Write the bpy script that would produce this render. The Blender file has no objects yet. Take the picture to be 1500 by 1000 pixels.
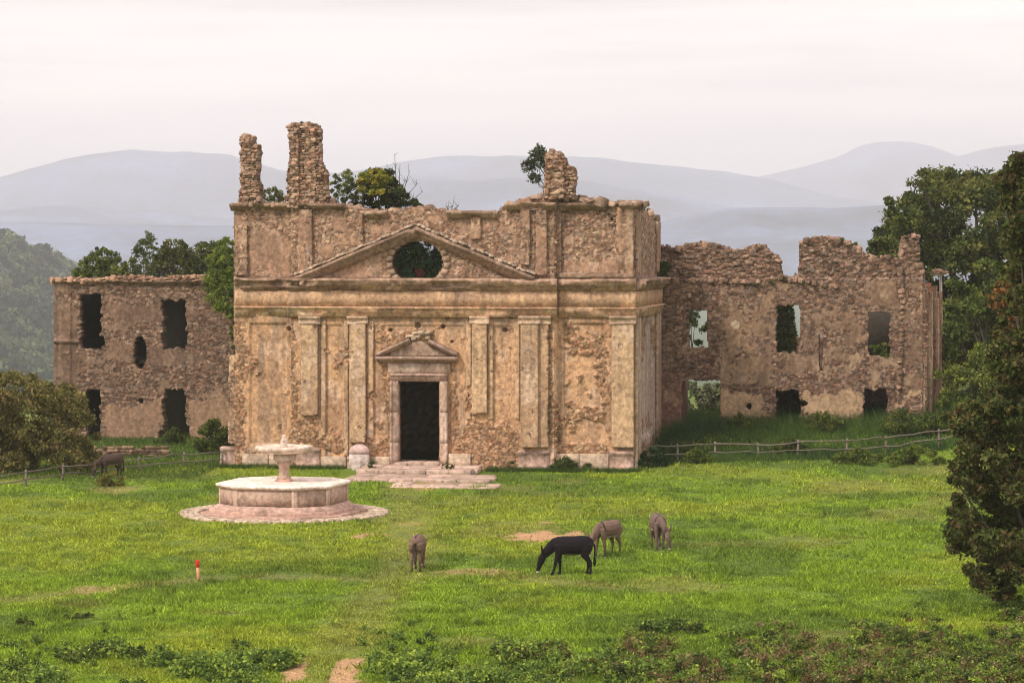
import bpy, math, random
import numpy as np
from mathutils import Vector, Matrix

random.seed(7)
RG = np.random.default_rng(11)
SC = bpy.context.scene
COL = SC.collection
R = math.radians
HAZE_D = 1.75e-4

# ------------------------------------------------------------------ camera, sky, sun, exposure
CAMH = 10.3          # camera height above the meadow
FPX = 4000.0         # focal length in photo pixels
HY = 370.0           # horizon row in the photo
cam = bpy.data.cameras.new('camera')
cam.sensor_width = 36.0
cam.lens = FPX * 36.0 / 1500.0
cam.shift_y = -(500.0 - HY) / 1500.0
cam.clip_start = 0.5
cam.clip_end = 30000
camo = bpy.data.objects.new('camera', cam)
COL.objects.link(camo)
camo.location = (0, 0, CAMH)
camo.rotation_euler = (R(90), 0, 0)
SC.camera = camo

SUN_EL, SUN_AZ = R(44), R(226)      # azimuth clockwise from +Y: behind the camera, slightly to the left
w = bpy.data.worlds.new('World')
SC.world = w
w.use_nodes = True
nt = w.node_tree
nt.nodes.clear()
N = nt.nodes.new
L = nt.links.new
out = N('ShaderNodeOutputWorld')
sky = N('ShaderNodeTexSky')
sky.sky_type = 'NISHITA'
sky.sun_disc = False
sky.sun_elevation = SUN_EL
sky.sun_rotation = SUN_AZ
sky.air_density = 1.0
sky.dust_density = 3.0
bg1 = N('ShaderNodeBackground'); bg1.inputs['Strength'].default_value = 0.09
L(sky.outputs[0], bg1.inputs['Color'])
# the cloud deck: pale, faintly banded
tc = N('ShaderNodeTexCoord')
mp = N('ShaderNodeMapping'); mp.inputs['Scale'].default_value = (2.2, 2.2, 34.0); mp.inputs['Rotation'].default_value = (0.012, 0.02, 0)
L(tc.outputs['Generated'], mp.inputs['Vector'])
no = N('ShaderNodeTexNoise'); no.inputs['Scale'].default_value = 1.0; no.inputs['Detail'].default_value = 5; no.inputs['Roughness'].default_value = 0.55
L(mp.outputs[0], no.inputs['Vector'])
rp = N('ShaderNodeValToRGB')
rp.color_ramp.elements[0].position = 0.34; rp.color_ramp.elements[0].color = (0.60, 0.56, 0.585, 1)
rp.color_ramp.elements[1].position = 0.66; rp.color_ramp.elements[1].color = (1.14, 0.99, 0.92, 1)
e = rp.color_ramp.elements.new(0.5); e.color = (0.90, 0.80, 0.775, 1)
L(no.outputs['Fac'], rp.inputs['Fac'])
bg2 = N('ShaderNodeBackground'); bg2.inputs['Strength'].default_value = 1.14
L(rp.outputs[0], bg2.inputs['Color'])
mx = N('ShaderNodeMixShader'); mx.inputs[0].default_value = 0.86
L(bg1.outputs[0], mx.inputs[1]); L(bg2.outputs[0], mx.inputs[2])
L(mx.outputs[0], out.inputs['Surface'])

sl = bpy.data.lights.new('sun', 'SUN')
sl.energy = 2.2
sl.angle = R(10)
sl.color = (1.0, 0.91, 0.79)
so = bpy.data.objects.new('sun', sl)
COL.objects.link(so)
sd = Vector((math.sin(SUN_AZ) * math.cos(SUN_EL), math.cos(SUN_AZ) * math.cos(SUN_EL), math.sin(SUN_EL)))
so.rotation_euler = sd.to_track_quat('Z', 'Y').to_euler()
so.location = (0, 0, 60)

SC.view_settings.view_transform = 'Standard'
SC.view_settings.look = 'None'
SC.view_settings.gamma = 1.0
SC.view_settings.use_curve_mapping = False
SC.view_settings.exposure = 0.56
SC.render.engine = 'CYCLES'
SC.cycles.max_bounces = 8
SC.cycles.diffuse_bounces = 3
SC.cycles.glossy_bounces = 1
SC.cycles.transmission_bounces = 2
SC.cycles.transparent_max_bounces = 6
SC.cycles.volume_bounces = 8
SC.cycles.use_denoising = True
SC.cycles.pixel_filter_type = 'BLACKMAN_HARRIS'
SC.cycles.filter_width = 1.15
SC.cycles.caustics_reflective = False
SC.cycles.caustics_refractive = False

# ------------------------------------------------------------------ numpy noise
def hsh(ix, iy, s):
    n = (ix.astype(np.int64) * 374761393 + iy.astype(np.int64) * 668265263 + int(s) * 1442695041) & 0xffffffff
    n = ((n ^ (n >> 13)) * 1274126177) & 0xffffffff
    n = ((n ^ (n >> 16)) * 2246822519) & 0xffffffff
    return ((n ^ (n >> 15)) & 0xffffff) / float(0xffffff)
def vn(x, y, s=0):
    x = np.asarray(x, float); y = np.asarray(y, float)
    ix = np.floor(x); iy = np.floor(y); fx = x - ix; fy = y - iy
    fx = fx * fx * (3 - 2 * fx); fy = fy * fy * (3 - 2 * fy)
    a = hsh(ix, iy, s); b = hsh(ix + 1, iy, s); c = hsh(ix, iy + 1, s); d = hsh(ix + 1, iy + 1, s)
    return (a * (1 - fx) + b * fx) * (1 - fy) + (c * (1 - fx) + d * fx) * fy
def fbm(x, y, o=4, s=0):
    t = 0; a = 0.5; tot = 0
    for i in range(o):
        t = t + a * vn(np.asarray(x) * 2 ** i, np.asarray(y) * 2 ** i, s + i * 17); tot += a; a *= 0.5
    return t / tot
def vor(x, y, s=0):
    ix = np.floor(x); iy = np.floor(y)
    f1 = np.full(np.shape(x), 9.0); f2 = f1.copy(); idd = np.zeros(np.shape(x))
    for dx in (-1, 0, 1):
        for dy in (-1, 0, 1):
            cx = ix + dx; cy = iy + dy
            px = cx + 0.15 + 0.7 * hsh(cx, cy, s); py = cy + 0.15 + 0.7 * hsh(cx, cy, s + 5)
            d = np.hypot(px - x, py - y); i = hsh(cx, cy, s + 9)
            n1 = d < f1
            f2 = np.where(n1, f1, np.minimum(f2, d)); idd = np.where(n1, i, idd); f1 = np.where(n1, d, f1)
    return f1, f2, idd
def ss(t):
    t = np.clip(t, 0, 1); return t * t * (3 - 2 * t)
def lerp(a, b, t):
    t = np.asarray(t)[..., None]; return np.asarray(a) * (1 - t) + np.asarray(b) * t

# ------------------------------------------------------------------ object helpers
def tag(o, label=None, cat=None, group=None, kind=None):
    if label: o['label'] = label
    if cat: o['category'] = cat
    if group: o['group'] = group
    if kind: o['kind'] = kind
    return o
def thing(name, loc, label, cat, group=None, rz=0):
    o = bpy.data.objects.new(name, None); COL.objects.link(o)
    o.location = loc; o.rotation_euler = (0, 0, rz); o.empty_display_size = 0.3
    return tag(o, label, cat, group)
def wloc(o):
    v = np.zeros(3)
    while o is not None:
        v += np.array(o.location); o = o.parent
    return v
def mesh(name, V, F, col=None, smooth=False, mat=None):
    """F: array (n,3) or (n,4) or list of such arrays/lists of tuples"""
    me = bpy.data.meshes.new(name)
    V = np.asarray(V, np.float32)
    blocks = F if isinstance(F, list) and len(F) and isinstance(F[0], np.ndarray) else None
    if blocks is None:
        if isinstance(F, np.ndarray): blocks = [F]
        else:
            d = {}
            for f in F: d.setdefault(len(f), []).append(f)
            blocks = [np.array(v, np.int32) for v in d.values()]
    me.vertices.add(len(V)); me.vertices.foreach_set('co', V.ravel())
    lv = np.concatenate([b.ravel() for b in blocks]).astype(np.int32)
    cnt = np.concatenate([np.full(len(b), b.shape[1]) for b in blocks]).astype(np.int32)
    st = np.concatenate([[0], np.cumsum(cnt)[:-1]]).astype(np.int32)
    me.loops.add(len(lv)); me.loops.foreach_set('vertex_index', lv)
    me.polygons.add(len(cnt)); me.polygons.foreach_set('loop_start', st); me.polygons.foreach_set('loop_total', cnt)
    if smooth: me.polygons.foreach_set('use_smooth', np.ones(len(cnt), bool))
    me.update(calc_edges=True)
    if col is not None:
        a = me.color_attributes.new('Col', 'FLOAT_COLOR', 'POINT')
        c = np.ones((len(V), 4), np.float32); c[:, :3] = np.asarray(col)
        a.data.foreach_set('color', c.ravel())
    if mat: me.materials.append(mat)
    return me
def ob(name, V, F, mat, parent=None, col=None, smooth=False, local=False, loc=None):
    V = np.asarray(V, float)
    if parent is not None and not local: V = V - wloc(parent)
    if loc is not None: V = V - np.array(loc)
    me = mesh(name, V, F, col, smooth, mat)
    o = bpy.data.objects.new(name, me); COL.objects.link(o)
    if parent is not None: o.parent = parent
    if loc is not None: o.location = loc
    return o

# ------------------------------------------------------------------ materials
def new_mat(name):
    m = bpy.data.materials.new(name); m.use_nodes = True
    n = m.node_tree.nodes; n.clear()
    return m, n, m.node_tree.links.new
def masonry(name, vcol=True, base=(.4, .3, .2), rnd=0.0, scale=5.0, amt=0.35, bump=0.5, rough=0.92, stain=0.25, pits=0.0):
    m, n, l = new_mat(name)
    o = n.new('ShaderNodeOutputMaterial'); b = n.new('ShaderNodeBsdfPrincipled'); l(b.outputs[0], o.inputs[0])
    b.inputs['Roughness'].default_value = rough
    b.inputs['Specular IOR Level'].default_value = 0.15
    g = n.new('ShaderNodeNewGeometry')
    if vcol:
        a = n.new('ShaderNodeAttribute'); a.attribute_name = 'Col'; csrc = a.outputs['Color']
    else:
        c = n.new('ShaderNodeRGB'); c.outputs[0].default_value = (*base, 1); csrc = c.outputs[0]
    no1 = n.new('ShaderNodeTexNoise'); no1.inputs['Scale'].default_value = scale; no1.inputs['Detail'].default_value = 8; no1.inputs['Roughness'].default_value = 0.68
    l(g.outputs['Position'], no1.inputs['Vector'])
    mr = n.new('ShaderNodeMapRange'); mr.inputs[1].default_value = 0.3; mr.inputs[2].default_value = 0.7
    mr.inputs[3].default_value = 1 - amt; mr.inputs[4].default_value = 1 + amt
    l(no1.outputs['Fac'], mr.inputs[0])
    v = n.new('ShaderNodeVectorMath'); v.operation = 'SCALE'; l(csrc, v.inputs[0]); l(mr.outputs[0], v.inputs['Scale'])
    # weather streaks and lichen
    mpp = n.new('ShaderNodeMapping'); mpp.inputs['Scale'].default_value = (1.3, 1.3, 0.35); l(g.outputs['Position'], mpp.inputs['Vector'])
    no2 = n.new('ShaderNodeTexNoise'); no2.inputs['Scale'].default_value = 1.1; no2.inputs['Detail'].default_value = 9; no2.inputs['Roughness'].default_value = 0.7
    l(mpp.outputs[0], no2.inputs['Vector'])
    mr2 = n.new('ShaderNodeMapRange'); mr2.inputs[1].default_value = 0.5; mr2.inputs[2].default_value = 0.68; mr2.inputs[3].default_value = 0; mr2.inputs[4].default_value = stain
    l(no2.outputs['Fac'], mr2.inputs[0])
    mixc = n.new('ShaderNodeMix'); mixc.data_type = 'RGBA'; l(mr2.outputs[0], mixc.inputs[0]); l(v.outputs[0], mixc.inputs[6]); mixc.inputs[7].default_value = (0.10, 0.07, 0.048, 1)
    last = mixc.outputs[2]
    if pits:
        n5 = n.new('ShaderNodeTexNoise'); n5.inputs['Scale'].default_value = 7.5; n5.inputs['Detail'].default_value = 5; n5.inputs['Roughness'].default_value = .75; l(g.outputs['Position'], n5.inputs['Vector'])
        m5 = n.new('ShaderNodeMapRange'); m5.inputs[1].default_value = .57; m5.inputs[2].default_value = .66; m5.inputs[3].default_value = 0; m5.inputs[4].default_value = pits; l(n5.outputs['Fac'], m5.inputs[0])
        x5 = n.new('ShaderNodeMix'); x5.data_type = 'RGBA'; l(m5.outputs[0], x5.inputs[0]); l(last, x5.inputs[6]); x5.inputs[7].default_value = (.075, .05, .034, 1); last = x5.outputs[2]
    if rnd:
        oi = n.new('ShaderNodeObjectInfo'); m3 = n.new('ShaderNodeMapRange'); m3.inputs[3].default_value = 1 - rnd; m3.inputs[4].default_value = 1 + rnd
        l(oi.outputs['Random'], m3.inputs[0]); v3 = n.new('ShaderNodeVectorMath'); v3.operation = 'SCALE'; l(last, v3.inputs[0]); l(m3.outputs[0], v3.inputs['Scale']); last = v3.outputs[0]
    l(last, b.inputs['Base Color'])
    no3 = n.new('ShaderNodeTexNoise'); no3.inputs['Scale'].default_value = 9.0; no3.inputs['Detail'].default_value = 6; l(g.outputs['Position'], no3.inputs['Vector'])
    bp = n.new('ShaderNodeBump'); bp.inputs['Strength'].default_value = bump; bp.inputs['Distance'].default_value = 0.05
    l(no3.outputs['Fac'], bp.inputs['Height']); l(bp.outputs[0], b.inputs['Normal'])
    return m
def leafmat(name, trans=0.3, rough=0.7):
    m, n, l = new_mat(name)
    o = n.new('ShaderNodeOutputMaterial'); d = n.new('ShaderNodeBsdfDiffuse'); t = n.new('ShaderNodeBsdfTranslucent')
    a = n.new('ShaderNodeAttribute'); a.attribute_name = 'Col'
    x = n.new('ShaderNodeMixShader'); x.inputs[0].default_value = trans
    l(a.outputs['Color'], d.inputs['Color']); l(a.outputs['Color'], t.inputs['Color'])
    l(d.outputs[0], x.inputs[1]); l(t.outputs[0], x.inputs[2]); l(x.outputs[0], o.inputs[0])
    return m
def flat(name, col, rough=0.8, amt=0.25, scale=12):
    return masonry(name, False, col, 0, scale, amt, 0.2, rough, 0.1)

M_WALL = masonry('weathered_plaster_and_stone', amt=0.5, bump=0.45, stain=0.45, pits=.62)
M_STONE = masonry('rubble_stone', False, (.27, .185, .13), rnd=0.5, amt=.5, bump=0.35, stain=0.3, pits=.7)
M_STONEV = masonry('rubble_stone_mixed', True, amt=0.5, bump=0.35, stain=0.3, pits=.7)
M_WINGSTONE = masonry('wing_stone', False, (.225, .145, .10), rnd=0.5, amt=.5, bump=0.35, stain=0.3, pits=.65)
M_PINK = masonry('pink_marble', True, amt=0.42, bump=0.5, stain=0.6, scale=5, pits=.45)
M_WOOD = masonry('grey_fence_wood', False, (.17, .14, .115), rnd=.2, scale=14, amt=.3, bump=.3, stain=.2)
M_TILE = masonry('terracotta_tile', False, (.33, .20, .13), rnd=.5, amt=.3, stain=.35)
M_LEAF = leafmat('leaves', 0.25)
M_GRASS = leafmat('grass_blades', 0.35)
M_BARK = masonry('bark', False, (.05, .04, .03), scale=10, bump=.5)
M_FOREST = masonry('far_woodland', True, scale=0.03, amt=0.5, bump=0.0, stain=0.0)
M_EARTH_SHADE = masonry('dark_earth_and_room_shade', False, (.06, .05, .04), bump=.3)  # earth floor, and near-black paint standing in for shade inside the wings
M_HAIR = masonry('donkey_coat', True, scale=30, amt=.18, bump=.15, stain=0, rough=.8)

# ------------------------------------------------------------------ the ground
def hgt(x, y):
    x = np.asarray(x, float); y = np.asarray(y, float)
    hx = np.interp(x, [5.2, 7, 10, 13.5, 17, 20.3, 22.5, 26, 40], [0, .15, .33, .4, .5, .85, 1.25, 1.5, 1.6])
    h = hx * ss((y - 121) / 10) + 1.15 * ss((y - 131.5) / 6) * ss((x - 6.2) / 2.5)
    h = h + 0.10 * (fbm(x / 7, y / 9, 3, 3) - .5)
    h = h + 0.5 * ss((66 - y) / 14) * ss((x - 2) / 9)          # low bank in the right foreground
    drop = ss((y - 178) / 190)
    h = h * (1 - drop) - 62 * drop
    return h
def gpt(px, py, z=0.0):
    Y = (CAMH - z) * FPX / (py - HY)
    return np.array([(px - 750) / FPX * Y, Y, z])
def at(px, py, Y):
    return np.array([(px - 750) / FPX * Y, Y, CAMH - (py - HY) * Y / FPX])
def gat(px, Y):
    X = (px - 750) / FPX * Y
    return np.array([X, Y, float(hgt(X, Y))])

# dry and bare places, as (centre px, py) of the ground points, half widths in metres, amount
BARE = [(795, 787, 1.15, 1.15, 1.0), (838, 783, .45, .7, .8), (765, 790, .8, .45, .7), (798, 765, .35, .35, .6), (545, 784, .5, .35, .6), (525, 787, .3, .3, .7), (603, 768, .6, .6, .35),
        (508, 985, .32, 1.3, .95), (430, 986, .25, 1.2, .9), (700, 836, 1.3, .45, .45), (150, 862, 1.0, .8, .4), (170, 716, 1.0, 1.5, .3), (620, 712, 1.4, 1.2, .5)]
BP = [(gpt(a, b), rx, ry, k) for a, b, rx, ry, k in BARE]
PATH1 = [gpt(a, b)[:2] for a, b in [(485, 1040), (478, 985), (520, 920), (560, 870), (600, 820), (600, 770), (590, 725), (600, 700)]]
PATH2 = [gpt(a, b)[:2] for a, b in [(-60, 885), (60, 875), (150, 862), (290, 848), (420, 845), (560, 850), (700, 838), (900, 860)]]
def dpath(x, y, P):
    d = np.full(np.shape(x), 1e9)
    for a, b in zip(P[:-1], P[1:]):
        ab = b - a; t = np.clip(((x - a[0]) * ab[0] + (y - a[1]) * ab[1]) / (ab @ ab), 0, 1)
        d = np.minimum(d, np.hypot(x - a[0] - t * ab[0], y - a[1] - t * ab[1]))
    return d
def ground_cover(x, y):
    """bare 0..1, dry 0..1"""
    wob = (fbm(x * 1.6, y * 1.6, 4, 21) - .5)
    bare = np.zeros(np.shape(x))
    for p, rx, ry, k in BP:
        r = np.hypot((x - p[0]) / rx, (y - p[1]) / (ry * 1.6)) + wob * 1.9
        bare = np.maximum(bare, k * ss((1.25 - r) / .5))
    d1 = dpath(x, y, PATH1) + wob * .9
    dry = .55 * ss((1.5 - d1) / 1.2)
    d2 = dpath(x, y, PATH2) + wob * 1.6
    dry = np.maximum(dry, .7 * ss((1.1 - d2) / 1.0))
    dry = np.maximum(dry, 1.0 * ss((fbm(x / 5, y / 6, 4, 33) - .6) / .1) * .55)
    dry = np.maximum(dry, ss((bare - .05) / .5) * .8)
    return np.clip(bare, 0, 1), np.clip(dry, 0, 1)
G_LUSH = np.array([.185, .285, .030]); G_DARK = np.array([.110, .180, .030]); G_DRY = np.array([.24, .23, .07]); G_YEL = np.array([.28, .33, .040]); G_BARE = np.array([.42, .24, .13])
def grass_col(x, y):
    b, d = ground_cover(x, y)
    n1 = fbm(x / 2.6, y / 4.0, 4, 41); n2 = fbm(x / .8, y / 1.2, 3, 51); n3 = fbm(x / 8, y / 10, 3, 61)
    c = lerp(G_LUSH, G_DARK, ss((n1 - .47) / .16) * .85)
    c = lerp(c, G_YEL, ss((n3 - .48) / .14) * .55)
    c = lerp(c, G_DARK, ss((n2 - .56) / .14) * .55)
    c = lerp(c, G_DRY, d * .75)
    return c, b, d

def ground_mesh():
    xs = np.concatenate([np.linspace(-8800, -80, 30)[:-1], np.linspace(-80, -36, 45)[:-1], np.arange(-36, 36, .22), np.linspace(36, 80, 45), np.linspace(80, 8800, 30)[1:]])
    ys = np.concatenate([np.linspace(-40, 55, 20)[:-1], np.arange(55, 150, .22), np.linspace(150, 400, 60), np.linspace(400, 13200, 70)[1:]])
    X, Y = np.meshgrid(xs, ys)
    Z = hgt(X, Y)
    near = (np.abs(X) < 40) & (Y > 54) & (Y < 150)
    Z = Z + np.where(near, .05 * (fbm(X * 1.3, Y * 1.3, 3, 5) - .5), 0)
    c, b, d = grass_col(X, Y)
    c = c * .68
    c = lerp(c, G_BARE, b)
    far = ss((Y - 150) / 60)
    c = lerp(c, np.array([.05, .08, .03]), far)
    ny, nx = X.shape
    idx = np.arange(nx * ny).reshape(ny, nx)
    F = np.stack([idx[:-1, :-1], idx[:-1, 1:], idx[1:, 1:], idx[1:, :-1]], -1).reshape(-1, 4)
    V = np.stack([X, Y, Z], -1).reshape(-1, 3)
    return ob('ground', V, F, M_WALL, None, c.reshape(-1, 3), True)
M_GROUND = masonry('meadow_soil', True, scale=7, amt=.6, bump=.6, stain=0.2, pits=.55)
g = ground_mesh(); g.data.materials.clear(); g.data.materials.append(M_GROUND); tag(g, kind='structure')

# ------------------------------------------------------------------ hills, mountains
FAR = 2.1
def ridge(name, pts, Y0, front, back, seed, col, amp=.10, base=-62, nx=260, ny=34, rough=1.0):
    Y0, front, back = Y0 * FAR, front * FAR, back * FAR
    half = 0.19 * Y0
    xs = np.linspace(-2.1 * half, 2.1 * half, nx)
    px = xs / Y0 * FPX + 750
    pz = np.interp(px, [p[0] for p in pts], [p[1] for p in pts])
    crest = CAMH - (pz - HY) * Y0 / FPX
    crest = crest + rough * Y0 * .0010 * (fbm(xs / Y0 * 60, xs * 0 + seed, 5, seed) - .5)
    t = np.linspace(-1, 1, ny)
    T, X = np.meshgrid(t, xs, indexing='ij'); C = np.broadcast_to(crest, X.shape)
    Yv = Y0 + np.where(T < 0, T * front, T * back)
    fall = np.cos(np.clip(T, -1, 1) * math.pi / 2) ** 1.3
    H = base + (C - base) * fall
    nz = (fbm(X / Y0 * 22, Yv / Y0 * 16, 5, seed + 3) - .5) * (C - base) * amp * (np.abs(T)) ** .6 * 4
    Z = np.minimum(H + nz, C + 0 * H)
    Z = np.where(np.abs(T) == 1, base, Z)
    idx = np.arange(X.size).reshape(X.shape)
    F = np.stack([idx[:-1, :-1], idx[:-1, 1:], idx[1:, 1:], idx[1:, :-1]], -1).reshape(-1, 4)
    V = np.stack([X, Yv, Z], -1).reshape(-1, 3)
    n = fbm(X / Y0 * 40, Yv / Y0 * 40, 4, seed + 8).reshape(-1, 1)
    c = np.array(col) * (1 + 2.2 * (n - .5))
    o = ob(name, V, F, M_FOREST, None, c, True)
    return tag(o, kind='structure')
MTN_HAZE_COL = (.08, .11, .20)  # pale blue of the haze partly painted into the mountain surfaces
ridge('mountains', [(-900, 300), (-200, 300), (0, 262), (60, 245), (130, 228), (220, 219), (300, 225), (350, 232), (420, 250), (500, 256), (590, 240), (650, 232), (740, 228), (880, 233), (950, 244), (1050, 252), (1120, 262), (1200, 284), (1300, 305), (1700, 320), (2600, 320)], 4300, 900, 500, 3, MTN_HAZE_COL, .12)
ridge('mountain_peak', [(-900, 330), (700, 330), (1000, 285), (1115, 257), (1180, 243), (1230, 228), (1262, 211), (1285, 206), (1330, 206), (1360, 214), (1398, 230), (1440, 218), (1500, 212), (1600, 205), (1800, 235), (2600, 290)], 5400, 600, 500, 5, MTN_HAZE_COL, .1)
ridge('mountain_foothill', [(-900, 320), (0, 306), (60, 299), (110, 300), (180, 309), (260, 312), (340, 320), (480, 300), (560, 272), (640, 262), (700, 268), (800, 262), (860, 266), (960, 285), (1080, 305), (1300, 318), (1700, 310), (2600, 330)], 3300, 600, 400, 7, MTN_HAZE_COL, .12)
ridge('hills', [(-900, 330), (0, 326), (300, 330), (600, 330), (960, 324), (1010, 315), (1060, 304), (1200, 302), (1300, 299), (1400, 310), (1500, 300), (1700, 290), (2600, 310)], 2500, 500, 350, 9, MTN_HAZE_COL, .12)
HP = [(-1500, 330), (-300, 322), (-60, 340), (0, 352), (30, 356), (60, 368), (85, 384), (110, 402), (200, 440), (400, 500), (900, 560), (2600, 560)]
ridge('wooded_hill', HP, 900, 420, 250, 11, (.05, .08, .03), .05, nx=200, ny=40)

def wood():
    D_ = 900 * FAR; half = .19 * D_
    n = 5200
    xs = RG.uniform(-1.5 * half, .1 * half - 80 * FAR, n); T = -RG.uniform(0, 1, n) ** 1.1
    base = -62
    px = xs / D_ * FPX + 750
    crest = CAMH - (np.interp(px, [p[0] for p in HP], [p[1] for p in HP]) - HY) * D_ / FPX
    Yv = D_ + T * 420 * FAR
    Z = base + (crest - base) * np.cos(T * math.pi / 2) ** 1.3
    # each crown: a clump of leaf cards
    k = 26
    r = RG.uniform(1.6, 3.6, n) * 1.7
    th = RG.uniform(0, 2 * math.pi, (n, k)); cz = RG.uniform(-.3, 1, (n, k)); sr = np.sqrt(np.clip(1 - cz ** 2, 0, 1))
    P = np.stack([np.cos(th) * sr, np.sin(th) * sr, cz], -1) * (r[:, None, None] * RG.uniform(.7, 1.05, (n, k, 1)))
    P = P + np.stack([xs, Yv, Z + r * .3], -1)[:, None, :]
    P = P.reshape(-1, 3)
    tint = lerp(np.array([.022, .035, .028]), np.array([.17, .21, .09]), RG.uniform(0, 1, n) ** 2.5)
    tint = np.repeat(tint, k, 0) * RG.uniform(.75, 1.3, (n * k, 1))
    V, F, c = cards(P, np.repeat(r, k) * .42, tint)
    tag(ob('far_woodland', V, F, M_LEAF, None, c), 'blue green wood covering the distant hill on the left', 'woodland', kind='stuff')
def cards(P, size, col, up=0.0, flat_=1.0):
    """one random quad per point"""
    n = len(P)
    a = RG.normal(size=(n, 3)); a /= np.linalg.norm(a, axis=1)[:, None]
    b = RG.normal(size=(n, 3)); b -= (b * a).sum(1)[:, None] * a; b /= np.linalg.norm(b, axis=1)[:, None]
    s = np.broadcast_to(np.asarray(size, float), (n,))[:, None]
    a = a * s; b = b * s * .62
    V = np.stack([P - a, P + b * 1.0, P + a, P - b * 1.0], 1).reshape(-1, 3)   # a lozenge, leaf like
    F = np.arange(4 * n).reshape(-1, 4)
    c = np.repeat(col, 4, 0)
    return V, F, c
wood()
# ------------------------------------------------------------------ wall planes
ANG = R(9.5)
EU = np.array([math.cos(ANG), -math.sin(ANG), 0.0])      # along the front, to the right
EN = np.array([-math.sin(ANG), -math.cos(ANG), 0.0])     # out of the front
EZ = np.array([0, 0, 1.0])
class Plane:
    def __init__(s, O, eu, en): s.O, s.eu, s.en = np.array(O, float), np.array(eu, float), np.array(en, float)
    def off(s, d): return Plane(s.O + s.en * d, s.eu, s.en)
    def uv(s, px, py):
        r = np.array([(px - 750) / FPX, 1.0, -(py - HY) / FPX]); c = np.array([0, 0, CAMH])
        t = ((s.O - c) @ s.en) / (r @ s.en); p = c + r * t - s.O
        return p @ s.eu, p[2]
    def P(s, u, v, d=0.0):
        u = np.asarray(u, float)[..., None]; v = np.asarray(v, float)[..., None]; d = np.asarray(d, float)[..., None]
        return s.O + u * s.eu + v * EZ + d * s.en
    def px(s, u, v):
        p = s.P(u, v); return 750 + FPX * p[..., 0] / p[..., 1], HY - FPX * (p[..., 2] - CAMH) / p[..., 1]
PF = Plane(gpt(929, 690), EU, EN)                                   # church front
PS = Plane(PF.O, -EN, EU)                                           # its right flank, u runs back
SIDE = 10.6
PR = Plane(PF.O - EN * SIDE, EU, EN)                                # right wing front
PL = Plane(np.array([(345 - 750) / FPX * 150, 150, 0]), EU, EN)     # left wing front

def relief(name, pl, u0, u1, v0, v1, res, mask, depth, colour, thick, mat, parent, jag=.35, back=True, loc=None):
    nu = max(2, int(round((u1 - u0) / res)) + 1); nv = max(2, int(round((v1 - v0) / res)) + 1)
    U, Vv = np.meshgrid(np.linspace(u0, u1, nu), np.linspace(v0, v1, nv))
    cu = (U[:-1, :-1] + U[1:, 1:]) / 2; cv = (Vv[:-1, :-1] + Vv[1:, 1:]) / 2
    M = np.ones(cu.shape, bool) if mask is None else mask(cu, cv, *pl.px(cu, cv))
    idx = np.arange(nu * nv).reshape(nv, nu)
    px, py = pl.px(U, Vv)
    D = depth(U, Vv, px, py) if callable(depth) else np.zeros(U.shape) + depth
    C = colour(U, Vv, px, py)
    # vertices next to an opening or a broken edge wander a little
    Mp = np.pad(M, 1).astype(int); cnt = Mp[:-1, :-1] + Mp[1:, :-1] + Mp[:-1, 1:] + Mp[1:, 1:]
    edge = (cnt > 0) & (cnt < 4)
    inner = edge.copy()
    Uj = U + np.where(inner, (RG.random(U.shape) - .5) * res * jag, 0); Vj = Vv + np.where(inner, (RG.random(U.shape) - .5) * res * jag, 0)
    VF = pl.P(Uj, Vj, D); VB = pl.P(Uj, Vj, -thick)
    q = np.stack([idx[:-1, :-1], idx[:-1, 1:], idx[1:, 1:], idx[1:, :-1]], -1)[M]
    n = nu * nv
    Fs = [q]
    if back: Fs.append(q[:, ::-1] + n)
    Mb = np.pad(M, 1)
    # boundary edges -> side faces
    m = Mb[1:-1, 1:-1]
    lef = m & ~Mb[1:-1, :-2]; rig = m & ~Mb[1:-1, 2:]; bot = m & ~Mb[:-2, 1:-1]; top = m & ~Mb[2:, 1:-1]
    a, b, c, d = idx[:-1, :-1], idx[:-1, 1:], idx[1:, 1:], idx[1:, :-1]
    for mm, p, r_ in ((lef, d, a), (rig, b, c), (bot, a, b), (top, c, d)):
        Fs.append(np.stack([r_[mm], p[mm], p[mm] + n, r_[mm] + n], -1))
    F = np.concatenate(Fs)
    V = np.concatenate([VF.reshape(-1, 3), VB.reshape(-1, 3)])
    CC = np.concatenate([C.reshape(-1, 3), C.reshape(-1, 3) * .8])
    used = np.zeros(2 * n, bool); used[F.ravel()] = True
    mp_ = np.cumsum(used) - 1
    return ob(name, V[used], mp_[F], mat, parent, CC[used], False, loc=loc)

def rect(px, py, x0, x1, y0, y1, wob=0, s=0):
    if wob:
        nx = (fbm(px / 7, py / 7, 3, s) - .5) * wob; ny = (fbm(px / 7, py / 7, 3, s + 50) - .5) * wob
        px = px + nx; py = py + ny
    return (px > x0) & (px < x1) & (py > y0) & (py < y1)
def poly(px, py, pts, wob=0, s=0):
    if wob:
        px = px + (fbm(px / 8, py / 8, 3, s) - .5) * wob; py = py + (fbm(px / 8, py / 8, 3, s + 50) - .5) * wob
    ins = np.zeros(np.shape(px), bool); n = len(pts)
    for i in range(n):
        x1, y1 = pts[i]; x2, y2 = pts[(i + 1) % n]
        if y1 == y2: continue
        c = ((y1 > py) != (y2 > py)) & (px < (x2 - x1) * (py - y1) / (y2 - y1) + x1)
        ins ^= c
    return ins
STONES = np.array([(.35, .245, .15), (.25, .17, .105), (.44, .33, .215), (.20, .125, .075), (.33, .20, .125), (.29, .22, .16)]) * np.array([1.05, .97, 1.02])
WSTONES = np.array([(.215, .145, .098), (.13, .088, .06), (.30, .22, .155), (.10, .065, .045), (.20, .12, .082), (.19, .15, .115)]) * np.array([1.0, .92, .93])
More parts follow.
